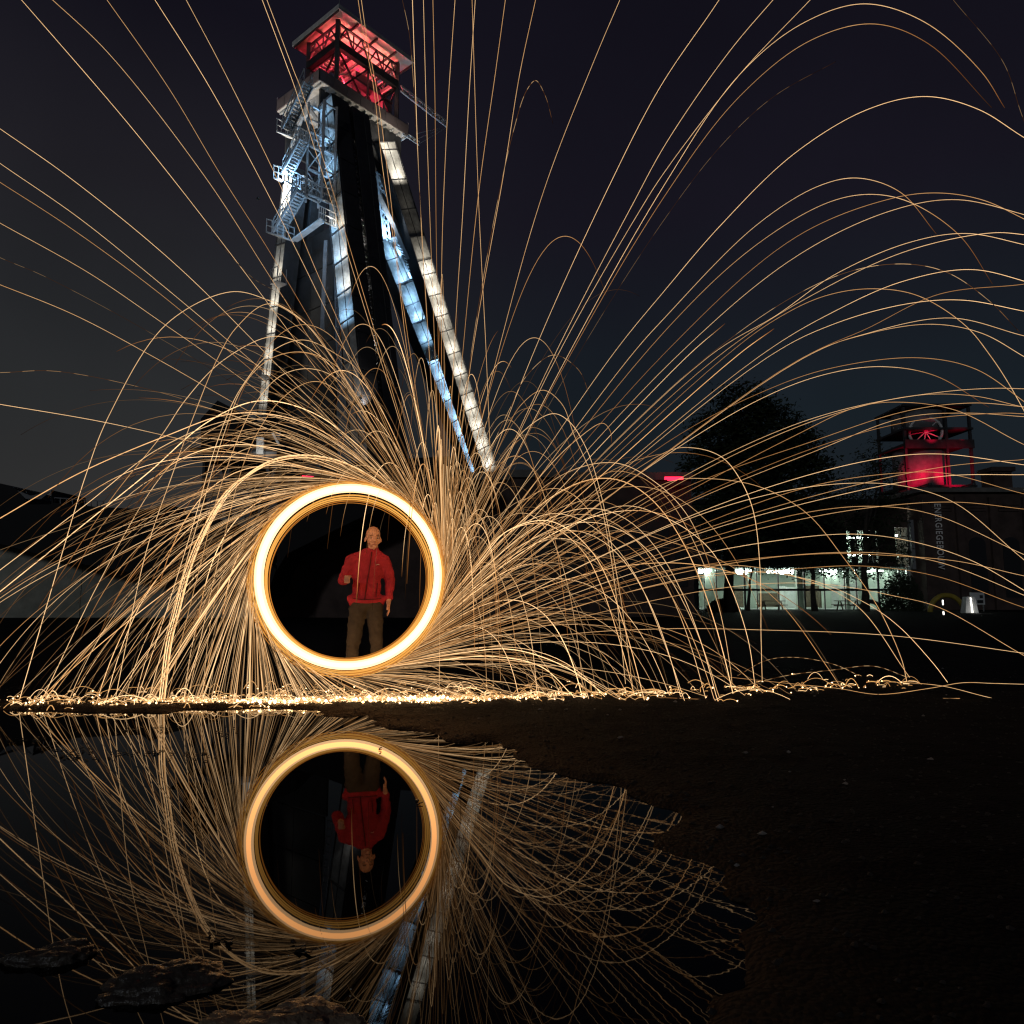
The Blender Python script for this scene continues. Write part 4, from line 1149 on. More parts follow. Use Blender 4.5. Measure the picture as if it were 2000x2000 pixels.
# ------------------------------------------------------------------ the man
MX, MY = at(712, 1360, 8.22).x, 8.22
def blend(shapes, voxel, smooth_it, name, mm, parent, folds=0.0):
    """closed shapes merged into one continuous skin"""
    bm = bmesh.new()
    for s in shapes:
        if s[0] == 'cap':
            _, p0, p1, r0, r1 = s
            p0, p1 = Vector(p0), Vector(p1)
            d = p1 - p0; L = max(d.length, 1e-4)
            q_ = d.to_track_quat('Z', 'Y').to_matrix()
            rows = []
            prof = [(-r0 * math.cos(a), r0 * math.sin(a)) for a in (0.15, 0.6, 1.1)] + [(0, r0), (L * .33, r0 + (r1 - r0) * .33), (L * .66, r0 + (r1 - r0) * .66), (L, r1)] + [(L + r1 * math.cos(a), r1 * math.sin(a)) for a in (1.1, 0.6, 0.15)]
            for (h, rr) in prof:
                rows.append([bm.verts.new(p0 + q_ @ Vector((rr * math.cos(2 * math.pi * k / 14), rr * math.sin(2 * math.pi * k / 14), h))) for k in range(14)])
            for i in range(len(rows) - 1):
                for k in range(14):
                    bm.faces.new((rows[i][k], rows[i][(k + 1) % 14], rows[i + 1][(k + 1) % 14], rows[i + 1][k]))
            bm.faces.new(list(reversed(rows[0]))); bm.faces.new(rows[-1])
        else:
            _, c, r = s[:3]
            rot = s[3] if len(s) > 3 else (0, 0, 0)
            from mathutils import Euler
            mt = Matrix.Translation(Vector(c)) @ Euler(rot).to_matrix().to_4x4() @ Matrix.Diagonal((*r, 1))
            bmesh.ops.create_icosphere(bm, subdivisions=3, radius=1.0, matrix=mt)
    bmesh.ops.recalc_face_normals(bm, faces=bm.faces)
    me = bpy.data.meshes.new(name + '_raw'); bm.to_mesh(me); bm.free()
    o = bpy.data.objects.new(name + '_raw', me); COL.objects.link(o)
    rm = o.modifiers.new('r', 'REMESH'); rm.mode = 'VOXEL'; rm.voxel_size = voxel; rm.use_smooth_shade = True
    sm_ = o.modifiers.new('s', 'SMOOTH'); sm_.iterations = smooth_it; sm_.factor = 0.5
    dg_ = bpy.context.evaluated_depsgraph_get(); dg_.update()
    out = bpy.data.meshes.new_from_object(o.evaluated_get(dg_))
    out.name = name
    bpy.data.objects.remove(o)
    if folds:                                       # cloth folds and creases
        co = np.empty(len(out.vertices) * 3); out.vertices.foreach_get('co', co); co = co.reshape(-1, 3)
        no = np.empty(len(out.vertices) * 3); out.vertices.foreach_get('normal', no); no = no.reshape(-1, 3)
        for i_ in range(len(co)):
            p_ = co[i_]
            f_ = mnoise.noise(Vector((p_[0] * 9, p_[1] * 9, p_[2] * 17 + p_[0] * 14))) + 0.5 * mnoise.noise(Vector((p_[0] * 22, p_[1] * 22, p_[2] * 30 - p_[0] * 20)))
            co[i_] = p_ + no[i_] * f_ * folds
        out.vertices.foreach_set('co', co.ravel()); out.update()
    out.materials.clear(); out.materials.append(mm)
    out.polygons.foreach_set('use_smooth', [True] * len(out.polygons))
    ob = bpy.data.objects.new(name, out); COL.objects.link(ob)
    if parent: ob.parent = parent
    return ob
PZ0 = gz(MX, MY)
# skin body: head, neck, hands and the trunk under the clothes; local axes: x to image right, -y towards the camera
HX = 0.055                                          # head sits right of the body's middle
S = []
S += [('ell', (HX, 0.00, 1.705), (.080, .100, .096)), ('ell', (HX + .004, -.022, 1.655), (.066, .078, .085)), ('ell', (HX + .008, -.050, 1.598), (.046, .046, .036)),
      ('cap', (HX, 0.012, 1.50), (HX + .002, 0.002, 1.62), .060, .056),
      ('cap', (HX + .012, -.102, 1.668), (HX + .014, -.122, 1.632), .010, .015), ('ell', (HX + .014, -.115, 1.630), (.018, .014, .010)),
      ('ell', (HX + .009, -.084, 1.690), (.054, .018, .011)), ('ell', (HX + .010, -.092, 1.598), (.026, .014, .007)), ('ell', (HX + .010, -.090, 1.585), (.022, .014, .007)), ('ell', (HX + .010, -.086, 1.565), (.022, .018, .015)),
      ('ell', (HX - .044, -.060, 1.630), (.024, .028, .026)), ('ell', (HX + .058, -.060, 1.630), (.022, .028, .026)),
      ('ell', (HX - .083, .008, 1.655), (.012, .020, .033), (0, 0.2, 0.3)), ('ell', (HX + .083, .008, 1.655), (.012, .020, .033), (0, -0.2, -0.3))]
S += [('ell', (0, 0.01, 1.30), (.14, .09, .20)), ('ell', (0, 0.01, 1.03), (.13, .09, .16)), ('cap', (0, .01, 1.2), (HX, .01, 1.5), .08, .05)]
SR, ER, WR = (-.168, .005, 1.43), (-.258, -.01, 1.205), (-.232, -.235, 1.205)     # throwing arm, forearm points at the camera
SL, EL, WL = (.178, .005, 1.430), (.256, .035, 1.195), (.236, -.055, .985)
for (a_, b_, c_) in ((SR, ER, WR), (SL, EL, WL)):
    S += [('cap', a_, b_, .045, .040), ('cap', b_, c_, .038, .028)]
for s in (-1, 1):
    S += [('cap', (s * .09, .01, .95), (s * .125 - .01, -.02, .50), .07, .045), ('cap', (s * .125 - .01, -.02, .50), (s * .15 - .01, .02, .08), .045, .03)]
S += [('cap', (-.09, .01, .96), (.09, .01, .96), .07, .07)]
# right hand: fist closed on the chain
hx, hy, hz = -.228, -.300, 1.205
S += [('ell', (hx, hy + .020, hz), (.030, .036, .044))]
for k in range(4):
    z_ = hz + .032 - k * .0215
    r_ = (.0100, .0105, .0100, .0088)[k]
    S += [('cap', (hx - .024, hy - .006, z_), (hx - .018, hy - .040, z_), r_, r_), ('cap', (hx - .018, hy - .040, z_), (hx + .018, hy - .046, z_ - .002), r_, r_ * .95), ('cap', (hx + .018, hy - .046, z_ - .002), (hx + .024, hy - .014, z_ - .002), r_ * .95, r_ * .9)]
S += [('cap', (hx + .022, hy + .018, hz + .022), (hx + .034, hy - .022, hz + .034), .0125, .011), ('cap', (hx + .034, hy - .022, hz + .034), (hx + .008, hy - .056, hz + .026), .011, .0095)]
# left hand hanging, slightly curled
lx, ly, lz = .232, -.075, .925
S += [('ell', (lx, ly + .004, lz + .012), (.019, .040, .048)), ('cap', WL, (lx, ly + .004, lz + .03), .028, .026)]
for k in range(4):
    y_ = ly - .030 + k * .0205
    L_ = (.036, .041, .038, .029)[k]; r_ = (.0098, .0102, .0098, .0086)[k]
    S += [('cap', (lx + .002, y_, lz - .026), (lx + .004, y_ - .003, lz - .030 - L_), r_, r_ * .96), ('cap', (lx + .004, y_ - .003, lz - .030 - L_), (lx - .012, y_ - .006, lz - .034 - L_ * 1.75), r_ * .96, r_ * .85)]
S += [('cap', (lx - .008, ly - .030, lz + .025), (lx - .016, ly - .060, lz - .008), .0125, .011), ('cap', (lx - .016, ly - .060, lz - .008), (lx - .020, ly - .062, lz - .042), .011, .009)]
PERSON = blend(S, 0.0062, 3, 'person', M['skin'], None)
PERSON.location = (MX, MY, PZ0)
PERSON.rotation_euler = (0, 0, R(15))
tag(PERSON, 'bald man in red zip jacket and khaki trousers standing behind the ring of fire', 'person')
J = [('ell', (0, .012, 1.31), (.178, .122, .20)), ('ell', (0, .012, 1.12), (.160, .122, .20)), ('ell', (0.0, .010, 1.00), (.180, .130, .075)), ('cap', (-.155, .012, 1.415), (.165, .012, 1.415), .082, .082), ('cap', (HX * .6, .012, 1.44), (HX, .014, 1.535), .088, .070),
     ('cap', SR, ER, .070, .060), ('cap', (-.15, .01, 1.44), (HX - .03, .012, 1.52), .058, .055), ('cap', (.165, .01, 1.44), (HX + .02, .012, 1.52), .056, .055), ('cap', ER, (-.236, -.195, 1.205), .060, .044), ('cap', SL, EL, .069, .058), ('cap', EL, (.239, -.040, 1.015), .058, .043),
     ('cap', (-.14, .01, .965), (.14, .01, .965), .062, .062), ('ell', (.0, -.03, .985), (.15, .105, .05)), ('ell', (-.165, .0, 1.0), (.05, .08, .05)), ('ell', (.16, .0, 1.0), (.045, .08, .05))]
jk = blend(J, 0.011, 4, 'jacket', M['jacket'], PERSON, 0.011)
# collar, zip, pocket zip, chest mark follow the jacket's front
jvs = np.empty(len(jk.data.vertices) * 3); jk.data.vertices.foreach_get('co', jvs); jvs = jvs.reshape(-1, 3)
def front_y(x, z):
    d = (jvs[:, 0] - x) ** 2 + (jvs[:, 2] - z) ** 2
    c = np.where(d < 0.02 ** 2)[0]
    c = c[jvs[c, 1] < 0.02] if len(c) else c
    return float(jvs[c, 1].min()) if len(c) else -.12
def strip(pts, r, name, mm):
    q_ = MB()
    P3 = [Vector((x, front_y(x, z) - 0.002, z)) for x, z in pts]
    q_.tube(P3, r, 5)
    o = q_.build(name, mm); o.parent = PERSON
    return o
strip([(.040 - .006 * k, 1.515 - k * .044) for k in range(13)], .0055, 'jacket_zip', M['jacket_trim'])
strip([(-.088 - .004 * k, 1.17 - k * .030) for k in range(6)], .004, 'pocket_zip', M['jacket_trim'])
strip([(.108 - .003 * k, 1.17 - k * .030) for k in range(6)], .004, 'pocket_zip', M['jacket_trim'])
strip([(-.15 + k * .025, 1.005 - .012 * math.sin(math.pi * k / 12)) for k in range(13)], .004, 'hem_seam', M['jacket_trim'])
strip([(.090, 1.368), (.100, 1.375), (.112, 1.376), (.122, 1.370)], .003, 'chest_mark', M['white'])
T = [('ell', (0, .01, .955), (.165, .115, .085))]
for s in (-1, 1):
    T += [('cap', (s * .088, .01, .92), (s * .125 - .012, -.015, .52), .098, .074), ('cap', (s * .125 - .012, -.015, .52), (s * .150 - .012, .02, .12), .072, .062), ('ell', (s * .13 - .012, -.03, .47), (.07, .07, .05)), ('ell', (s * .150 - .012, .015, .13), (.068, .075, .04))]
blend(T, 0.012, 3, 'trousers', M['trousers'], PERSON, 0.014)
for s in (-1, 1):
    x = s * .152 - .012
    blend([('ell', (x, .02, .055), (.045, .06, .05)), ('cap', (x, .0, .040), (x + s * .02, -.14, .035), .042, .036), ('ell', (x + s * .01, -.06, .015), (.046, .13, .016))], 0.008, 2, 'shoe', M['shoe'], PERSON)
for dx in (-.024, .044):
    q = MB()
    bmv = bmesh.new(); bmesh.ops.create_icosphere(bmv, subdivisions=2, radius=.0115, matrix=Matrix.Translation((HX + dx, -.085, 1.667)))
    me = bpy.data.meshes.new('eye'); bmv.to_mesh(me); bmv.free(); me.materials.append(M['eye'])
    o = bpy.data.objects.new('eye', me); COL.objects.link(o); o.parent = PERSON
    q.tube([(HX + dx - .018, -.099, 1.692), (HX + dx, -.106, 1.697), (HX + dx + .018, -.099, 1.692)], .0045, 5)
    o = q.build('eyebrow', M['brow']); o.parent = PERSON
q = MB(); q.tube([(HX - .014, -.1005, 1.592), (HX + .010, -.1065, 1.5935), (HX + .034, -.1005, 1.592)], .0042, 6); o = q.build('mouth', M['lip']); o.parent = PERSON

# ------------------------------------------------------------------ ring of fire and sparks
M['hot'] = glow('white_hot_steel_wool', (1.0, 0.43, 0.14), 7.0, True)
M['hot2'] = glow('hot_steel_wool', (1.0, 0.58, 0.27), 2.7, True)
M['cream'] = glow('cream_hot_strand', (1.0, 0.80, 0.52), 1.5)
M['amber'] = glow('amber_ember', (1.0, 0.46, 0.09), 1.0)
M['orange'] = glow('orange_ember', (1.0, 0.34, 0.05), 0.6)
M['sp_a'] = glow('bright_spark', (1.0, 0.57, 0.22), 1.7, heat=True)
M['sp_b'] = glow('golden_spark', (1.0, 0.56, 0.23), 1.05, heat=True)
M['sp_c'] = glow('faint_spark', (1.0, 0.50, 0.18), 0.42, heat=True)
M['sp_d'] = glow('dim_spark', (1.0, 0.50, 0.20), 0.16, heat=True)
M['hop_a'] = glow('bright_bouncing_spark', (1.0, 0.62, 0.30), 2.0)
M['hop_b'] = glow('golden_bouncing_spark', (1.0, 0.50, 0.17), 0.9)
M['ember'] = glow('ground_ember', (1.0, 0.62, 0.30), 6.0)
M['ember_hot'] = glow('hot_ground_ember', (1.0, 0.60, 0.25), 14.0, True)
YAW = R(3.0)
E1 = Vector((math.cos(YAW), math.sin(YAW), 0)); E3 = Vector((-math.sin(YAW), math.cos(YAW), 0))
RC0 = at(679, 1125, 7.52)
def rp(px, py): return on_plane(px, py, RC0, E3)     # point of the ring's plane
def circle_px(cx, cy, r):
    c = rp(cx, cy)
    return c, (rp(cx + r, cy) - rp(cx - r, cy)).length / 2
FR = empty('fire_ring', Vector((RC0.x, RC0.y, 0)))
tag(FR, 'large white-hot ring of burning steel wool with amber edges in front of the man', 'fire ring')
def torus(cx, cy, r, half_r, half_n, name, mm, wob=0.0, n=120, m_=10):
    c, rad = circle_px(cx, cy, r)
    hr = half_r / r * rad
    vs, fs = [], []
    ph = random.random() * 6.28
    for i in range(n):
        a = 2 * math.pi * i / n
        rr = rad * (1 + wob * math.sin(2 * a + ph))
        er = E1 * math.cos(a) + ZZ * math.sin(a)
        for k in range(m_):
            b = 2 * math.pi * k / m_
            vs.append(c + er * (rr + hr * math.cos(b)) + E3 * (half_n * math.sin(b)))
    for i in range(n):
        for k in range(m_):
            fs.append((i * m_ + k, ((i + 1) % n) * m_ + k, ((i + 1) % n) * m_ + (k + 1) % m_, i * m_ + (k + 1) % m_))
    q_ = MB(); q_.raw(vs, fs)
    return q_.build(name, mm, FR, True)
torus(681.5, 1124, 175, 4.4, 0.03, 'white_hot_band', M['hot'])
torus(681, 1124.3, 180.4, 2.5, 0.026, 'white_hot_band', M['hot2'], .0008)
torus(682, 1124.6, 168.6, 2.5, 0.026, 'white_hot_band', M['hot2'], .001)
torus(681.5, 1125, 170.2, 1.8, 0.033, 'white_hot_band', M['hot'], .001)
for (cx, cy, r, h, mm, wb) in ((679.5, 1125.5, 186.6, 1.3, 'amber', .0015), (679, 1126, 188.8, .9, 'orange', .002), (678.5, 1127, 191.5, .8, 'orange', .003), (680, 1128, 187.8, 1.1, 'amber', .003), (677, 1128, 193.5, .4, 'orange', .005),
                               (682, 1127, 163.2, 1.4, 'amber', .002), (681, 1129, 160.6, 1.6, 'amber', .003), (680.5, 1130, 157.8, 1.2, 'amber', .002), (681, 1131, 155, .8, 'orange', .003), (680, 1132, 152.8, .5, 'orange', .002), (681.5, 1125, 184.6, 1.0, 'amber', .001), (676, 1130, 191, .5, 'orange', .006), (675, 1127, 190, .7, 'amber', .004), (683, 1124, 190, .4, 'orange', .006), (679, 1131, 190.5, .6, 'amber', .004), (681, 1120, 189, .4, 'orange', .004)):
    torus(cx, cy, r, h, 0.004 + 0.004 * h, 'ember_strand', M[mm], wb, 110, 6)

def catmull(P, per=14):
    P = [2 * P[0] - P[1]] + P + [2 * P[-1] - P[-2]]
    out = []
    for i in range(1, len(P) - 2):
        p0, p1, p2, p3 = P[i - 1:i + 3]
        t01, t12, t23 = [max(1e-4, (b - a).length) ** 0.5 for a, b in ((p0, p1), (p1, p2), (p2, p3))]
        m1 = (p2 - p1) + t12 * ((p1 - p0) / t01 - (p2 - p0) / (t01 + t12))
        m2 = (p2 - p1) + t12 * ((p3 - p2) / t23 - (p3 - p1) / (t12 + t23))
        for k in range(per):
            t = k / per
            out.append((2 * t ** 3 - 3 * t * t + 1) * p1 + (t ** 3 - 2 * t * t + t) * m1 + (-2 * t ** 3 + 3 * t * t) * p2 + (t ** 3 - t * t) * m2)
    out.append(P[-2])
    return out
def tangent_start(px, py):               # where on the ring a spark that passes this point left it (the ring turns anticlockwise)
    cx, cy, r = 680.0, 1126.0, 186.0
    dx, dy = px - cx, py - cy
    d = math.hypot(dx, dy)
    if d <= r * 1.02: return (px, py)
    base = math.atan2(-dy, dx); off = math.acos(r / d)
    a = base - off
    return (cx + r * math.cos(a), cy - r * math.sin(a))
# long single streaks, read far end first (photo pixels on the ring's plane); the last item is brightness, 'f' marks a free flight without a ring start
ST = [
 [(41, 0), (275, 272), (514, 580), 'b', 'ul'], [(98, 0), (217, 112), (402, 348), (536, 554), 'b', 'ul'], [(208, 0), (333, 178), (435, 348), (536, 507), 'b', 'ul'], [(302, 0), (409, 170), (543, 417), 'b', 'ul'],
 [(364, 0), (435, 134), (551, 370), (616, 525), 'b', 'ul'], [(512, 0), (560, 128), (581, 186), 'b', 'ul'], [(522, 0), (568, 122), (590, 180), 'b', 'ul'],
 [(0, 252), (141, 351), (340, 514), (514, 685), 'b', 'ul'], [(0, 316), (145, 417), (301, 543), (486, 700), 'b', 'ul'], [(0, 357), (138, 446), (301, 565), (464, 700), 'b', 'ul'], [(0, 435), (174, 533), (315, 629), (417, 700), 'b', 'ul'],
 [(10, 507), (90, 541), (377, 699), 'd', 'ul'], [(0, 561), (156, 623), (303, 700), (449, 783), 'b', 'ul'], [(0, 721), (83, 719), (174, 732), (337, 772), (435, 808), 'c', 'ul'], [(0, 791), (196, 824), (348, 857), 'b', 'ul'],
 [(20, 1370), (109, 1072), (156, 924), (203, 808), (319, 627), (446, 565), (522, 583), (580, 616), (634, 678), 'b', 'la'],
 [(230, 1370), (290, 1080), (340, 930), (384, 808), (427, 703), (464, 641), (525, 595), (598, 634), (638, 681), 'b', 'la'],
 [(72, 1188), (217, 971), (315, 848), (362, 779), (435, 703), (536, 656), (616, 688), (670, 746), 'b', 'la'],
 [(270, 1370), (326, 1200), (380, 1025), (427, 862), (471, 761), (536, 685), (594, 665), (663, 696), (700, 725), 'b', 'la'],
 [(300, 1370), (350, 1180), (400, 1000), (440, 860), (482, 754), (530, 705), (587, 690), (640, 705), (690, 750), 'b', 'la'],
 [(330, 1365), (390, 1120), (440, 930), (500, 790), (550, 735), (601, 721), (650, 735), (700, 790), 'b', 'la'],
 [(365, 1370), (430, 1080), (490, 870), (560, 770), (620, 745), (690, 790), (740, 860), 'b', 'la'], [(0, 1140), (140, 1030), (280, 920), (400, 820), (500, 780), (600, 800), (700, 870), 'a', 'la'],
 [(0, 1010), (150, 925), (320, 852), (450, 808), (560, 815), (660, 860), 'a', 'la'], [(0, 1130), (180, 990), (320, 880), (470, 822), (580, 840), (680, 890), 'b', 'la'], [(60, 1370), (180, 1130), (300, 930), (390, 845), (490, 805), (590, 830), (690, 890), 'b', 'la'],
 [(430, 480), (500, 553), (560, 590), 'd', 'la'],
 [(700, 0), (709, 62), (730, 172), (748, 331), (770, 478), (803, 742), 'b', 'up'], [(706, 0), (716, 70), (738, 190), (760, 360), (780, 540), (812, 760), 'b', 'up'], [(785, 0), (800, 72), (809, 181), (820, 380), (825, 489), 'c', 'up'],
 [(806, 0), (812, 181), (820, 380), 'b', 'up'], [(826, 0), (832, 217), (841, 471), 'b', 'up'], [(845, 0), (849, 181), (852, 471), 'b', 'up'], [(887, 0), (874, 203), (863, 471), (862, 700), 'b', 'up'],
 [(922, 0), (935, 398), (950, 700), (962, 1000), (978, 1330), 'b', 'up', 'f'], [(929, 0), (917, 181), (903, 435), (890, 634), 'b', 'up'], [(988, 0), (968, 145), (935, 380), (903, 700), 'b', 'up'], [(1046, 0), (1015, 145), (986, 326), (921, 700), 'b', 'up'],
 [(1077, 261), (1062, 203), (1044, 172), (1028, 187), (1001, 268), (961, 453), (921, 688), 'c', 'up'], [(1211, 0), (1160, 120), (1062, 373), (970, 700), 'b', 'up'],
 [(1398, 0), (1294, 156), (1189, 362), (1037, 700), 'b', 'ur'], [(1514, 0), (1420, 110), (1300, 283), (1236, 399), (1080, 700), 'b', 'ur'], [(1582, 0), (1445, 145), (1300, 333), (1251, 409), (1086, 700), 'b', 'ur'],
 [(1963, 210), (1916, 138), (1807, 43), (1691, 7), (1572, 43), (1445, 145), (1300, 357), (1106, 700), 'b', 'ur'], [(1952, 196), (1825, 72), (1717, 35), (1590, 69), (1445, 185), (1300, 379), (1110, 700), 'b', 'ur'],
 [(1626, 130), (1507, 196), (1409, 286), (1300, 426), (1125, 700), 'd', 'ur'], [(1995, 215), (1960, 120), (1862, 0), 'd', 'ur', 'f'],
 [(2000, 261), (1916, 210), (1814, 185), (1699, 210), (1554, 297), (1409, 438), (1300, 565), (1191, 700), 'b', 'ur'], [(1843, 446), (1771, 366), (1688, 339), (1608, 355), (1481, 435), (1300, 618), (1228, 700), 'b', 'ur'],
 [(1945, 551), (1880, 457), (1789, 395), (1713, 377), (1626, 391), (1481, 475), (1300, 645), 'b', 'ur'], [(2000, 435), (1916, 395), (1829, 380), (1735, 391), (1554, 464), (1300, 688), 'b', 'ur'], [(2000, 442), (1854, 404), (1735, 420), (1554, 504), (1318, 700), 'b', 'ur'],
 [(1416, 632), (1338, 700), 'b', 'ur'], [(1496, 656), (1434, 700), 'a', 'ur'], [(2000, 487), (1880, 462), (1771, 478), (1626, 540), (1517, 616), (1380, 700), 'b', 'ur'], [(2000, 467), (1930, 461), (1771, 493), (1600, 570), (1398, 700), 'b', 'ur'],
 [(1970, 659), (1916, 598), (1836, 540), (1746, 522), (1619, 547), (1390, 690), 'c', 'ur'], [(2000, 820), (1963, 752), (1930, 700), (1880, 638), (1789, 580), (1699, 566), (1608, 580), (1517, 623), (1412, 700), 'b', 'ur'],
 [(2000, 571), (1880, 539), (1753, 558), (1626, 612), (1478, 700), 'b', 'ur'], [(2000, 609), (1880, 587), (1771, 594), (1626, 634), (1496, 700), 'b', 'ur'], [(2000, 549), (1843, 569), (1699, 638), (1557, 705), 'b', 'ur'],
 [(2000, 652), (1862, 619), (1699, 649), (1568, 700), 'b', 'ur'], [(2000, 699), (1916, 652), (1818, 634), (1680, 656), (1560, 703), 'b', 'ur'],
 [(2000, 796), (1898, 725), (1789, 702), (1626, 720), (1503, 760), (1300, 866), 'b', 'rt'], [(1952, 788), (1843, 727), (1735, 710), (1626, 725), (1503, 770), (1300, 890), 'b', 'rt'],
 [(2000, 759), (1945, 758), (1843, 765), (1662, 796), (1517, 843), (1300, 950), 'b', 'rt'], [(2000, 788), (1916, 770), (1807, 768), (1662, 798), (1517, 850), (1300, 959), 'b', 'rt'], [(2000, 854), (1880, 796), (1764, 781), (1680, 792), (1554, 850), (1300, 984), 'b', 'rt'],
 [(2000, 796), (1898, 788), (1771, 803), (1590, 861), (1300, 970), 'b', 'rt'], [(2000, 810), (1952, 808), (1771, 825), (1590, 875), (1300, 999), 'b', 'rt'], [(2000, 811), (1898, 805), (1771, 814), (1590, 882), (1300, 1003), 'b', 'rt'],
 [(2000, 908), (1843, 887), (1735, 893), (1554, 935), (1300, 1028), 'b', 'rt'], [(2000, 898), (1988, 899), (1843, 912), (1626, 959), (1300, 1060), 'b', 'rt'], [(2000, 957), (1862, 922), (1771, 921), (1590, 948), (1300, 1053), 'b', 'rt'],
 [(2000, 927), (1843, 930), (1626, 970), (1300, 1064), 'b', 'rt'], [(2000, 1082), (1880, 984), (1789, 951), (1680, 942), (1517, 962), (1300, 1031), 'b', 'rt'], [(2000, 994), (1880, 981), (1771, 984), (1590, 1009), (1300, 1085), 'b', 'rt'],
 [(2000, 1075), (1843, 1006), (1735, 988), (1590, 998), (1300, 1078), 'b', 'rt'], [(2000, 1162), (1887, 1096), (1771, 1058), (1662, 1044), (1517, 1056), (1300, 1100), 'b', 'rt'], [(2000, 1122), (1880, 1096), (1735, 1084), (1590, 1082), (1300, 1118), 'b', 'rt'],
 [(2000, 1172), (1807, 1096), (1626, 1080), (1300, 1125), 'b', 'rt'], [(2000, 1180), (1843, 1125), (1699, 1105), (1554, 1111), (1300, 1140), 'b', 'rt'],
 [(1487, 1330), (1485, 1245), (1483, 1107), (1470, 998), (1445, 937), (1409, 893), (1354, 875), (1300, 883), 'b', 'rt'], [(1765, 1330), (1756, 1288), (1709, 1183), (1644, 1089), (1572, 1002), (1481, 951), (1372, 935), (1300, 944), 'b', 'rt'],
 [(1440, 1340), (1434, 1300), (1409, 1180), (1354, 1045), (1300, 964), (1240, 925), (1180, 925), 'b', 'rt'], [(1485, 1340), (1470, 1252), (1435, 1150), (1390, 1071), (1300, 1009), (1200, 990), 'b', 'rt'],
 [(1625, 1342), (1600, 1300), (1514, 1180), (1409, 1100), (1300, 1058), (1200, 1040), 'b', 'rt'], [(1760, 1320), (1662, 1183), (1554, 1129), (1440, 1105), (1300, 1115), 'b', 'rt'], [(2000, 1276), (1735, 1241), (1481, 1230), (1300, 1228), (1100, 1240), 'b', 'rt'],
 [(1880, 1338), (1847, 1300), (1771, 1223), (1699, 1176), (1580, 1130), (1400, 1120), 'b', 'rt'], [(2000, 1275), (1843, 1187), (1757, 1165), (1600, 1140), (1400, 1150), 'b', 'rt'],
 [(1153, 781), (1128, 723), (1080, 695), (1026, 738), (1001, 788), (954, 890), 'c', 'rt'], [(1229, 1340), (1207, 1143), (1182, 999), (1157, 919), (1124, 846), (1099, 785), (1062, 759), (1019, 788), (983, 854), 'b', 'rt'],
 [(1235, 1340), (1214, 1180), (1171, 955), (1142, 870), (1110, 822), (1080, 808), (1026, 839), (990, 890), 'b', 'rt'], [(1202, 857), (1198, 835), (1182, 821), (1135, 850), (1062, 922), 'b', 'rt'], [(1400, 1200), (1370, 1085), (1334, 1006), (1280, 948), (1207, 908), (1130, 915), (1040, 970), 'b', 'rt'],
 [(1255, 1370), (1225, 1252), (1189, 1143), (1157, 1082), (1109, 1035), (1062, 1017), (990, 1038), (935, 1100), (870, 1172), 'a', 'rt', 'f'], [(1250, 1365), (1218, 1252), (1180, 1143), (1148, 1082), (1100, 1037), (1056, 1020), (985, 1040), (931, 1100), 'a', 'rt'],
 [(1330, 1370), (1290, 1250), (1240, 1130), (1190, 1060), (1130, 1015), (1070, 1005), (990, 1045), 'b', 'rt'], [(1180, 1355), (1100, 1300), (1000, 1268), (900, 1275), 'a', 'rt'], [(1125, 1365), (1060, 1305), (960, 1283), (860, 1290), 'a', 'rt'],
 [(1690, 1322), (1640, 1300), (1560, 1285), (1500, 1290), (1440, 1320), 'c', 'rt', 'f'], [(1760, 1320), (1700, 1300), (1620, 1308), (1540, 1318), (1430, 1345), 'c', 'rt', 'f'],
 [(2000, 1345), (1930, 1342), (1850, 1352), (1740, 1362), (1650, 1348), (1560, 1338), (1400, 1320), 'b', 'rt', 'f'], [(1870, 1372), (1810, 1374), (1745, 1368), (1680, 1376), (1600, 1371), (1500, 1370), (1400, 1376), (1285, 1362), 'b', 'rt', 'f'],
 [(1995, 1385), (1970, 1362), (1935, 1365), (1830, 1338), (1700, 1330), 'b', 'rt', 'f'],
]
LAB = {'ul': ('long thin golden spark streak crossing the sky towards the upper left', 'spark streaks towards the upper left sky'),
       'la': ('golden spark arching over to the left of the ring of fire', 'spark arcs over the left side'),
       'up': ('long golden spark streak shooting steeply up beside the headframe', 'spark streaks shooting steeply up'),
       'ur': ('long golden spark arc fanning out across the upper right sky', 'spark arcs across the upper right sky'),
       'rt': ('golden spark arc flying right across trees and lit building', 'spark arcs over the right side')}
def ordinal(k):
    w = ('first second third fourth fifth sixth seventh eighth ninth tenth eleventh twelfth thirteenth fourteenth fifteenth sixteenth seventeenth eighteenth nineteenth twentieth').split()
    if k < 20: return w[k]
    return ('twenty-' if k < 29 else 'thirty-') + w[(k - 20) % 10] if k != 29 else 'thirtieth'
def zone_of(s_): return s_[-2] if s_[-1] == 'f' else s_[-1]
def far_angle(s_): return math.atan2(1126 - s_[0][1], s_[0][0] - 680)
LABEL = {}
for z_, txt in (('ul', 'golden spark streak into the upper left sky, {} counting up from the lowest'), ('la', 'golden spark arc bending over to the left, {} by its landing point from the left'),
                ('up', 'steep golden spark streak beside the headframe, {} from the left at the top'), ('ur', 'golden spark arc in the upper right sky, {} by its end from the top')):
    grp = [i for i, s_ in enumerate(ST) if zone_of(s_) == z_]
    key = {'ul': lambda i: -far_angle(ST[i]), 'la': lambda i: ST[i][0][0], 'up': lambda i: ST[i][0][0], 'ur': lambda i: -far_angle(ST[i])}[z_]
    if z_ == 'ul': key = lambda i: (-(far_angle(ST[i]) % (2 * math.pi)))
    for k, i in enumerate(sorted(grp, key=key)): LABEL[i] = txt.format(ordinal(k))
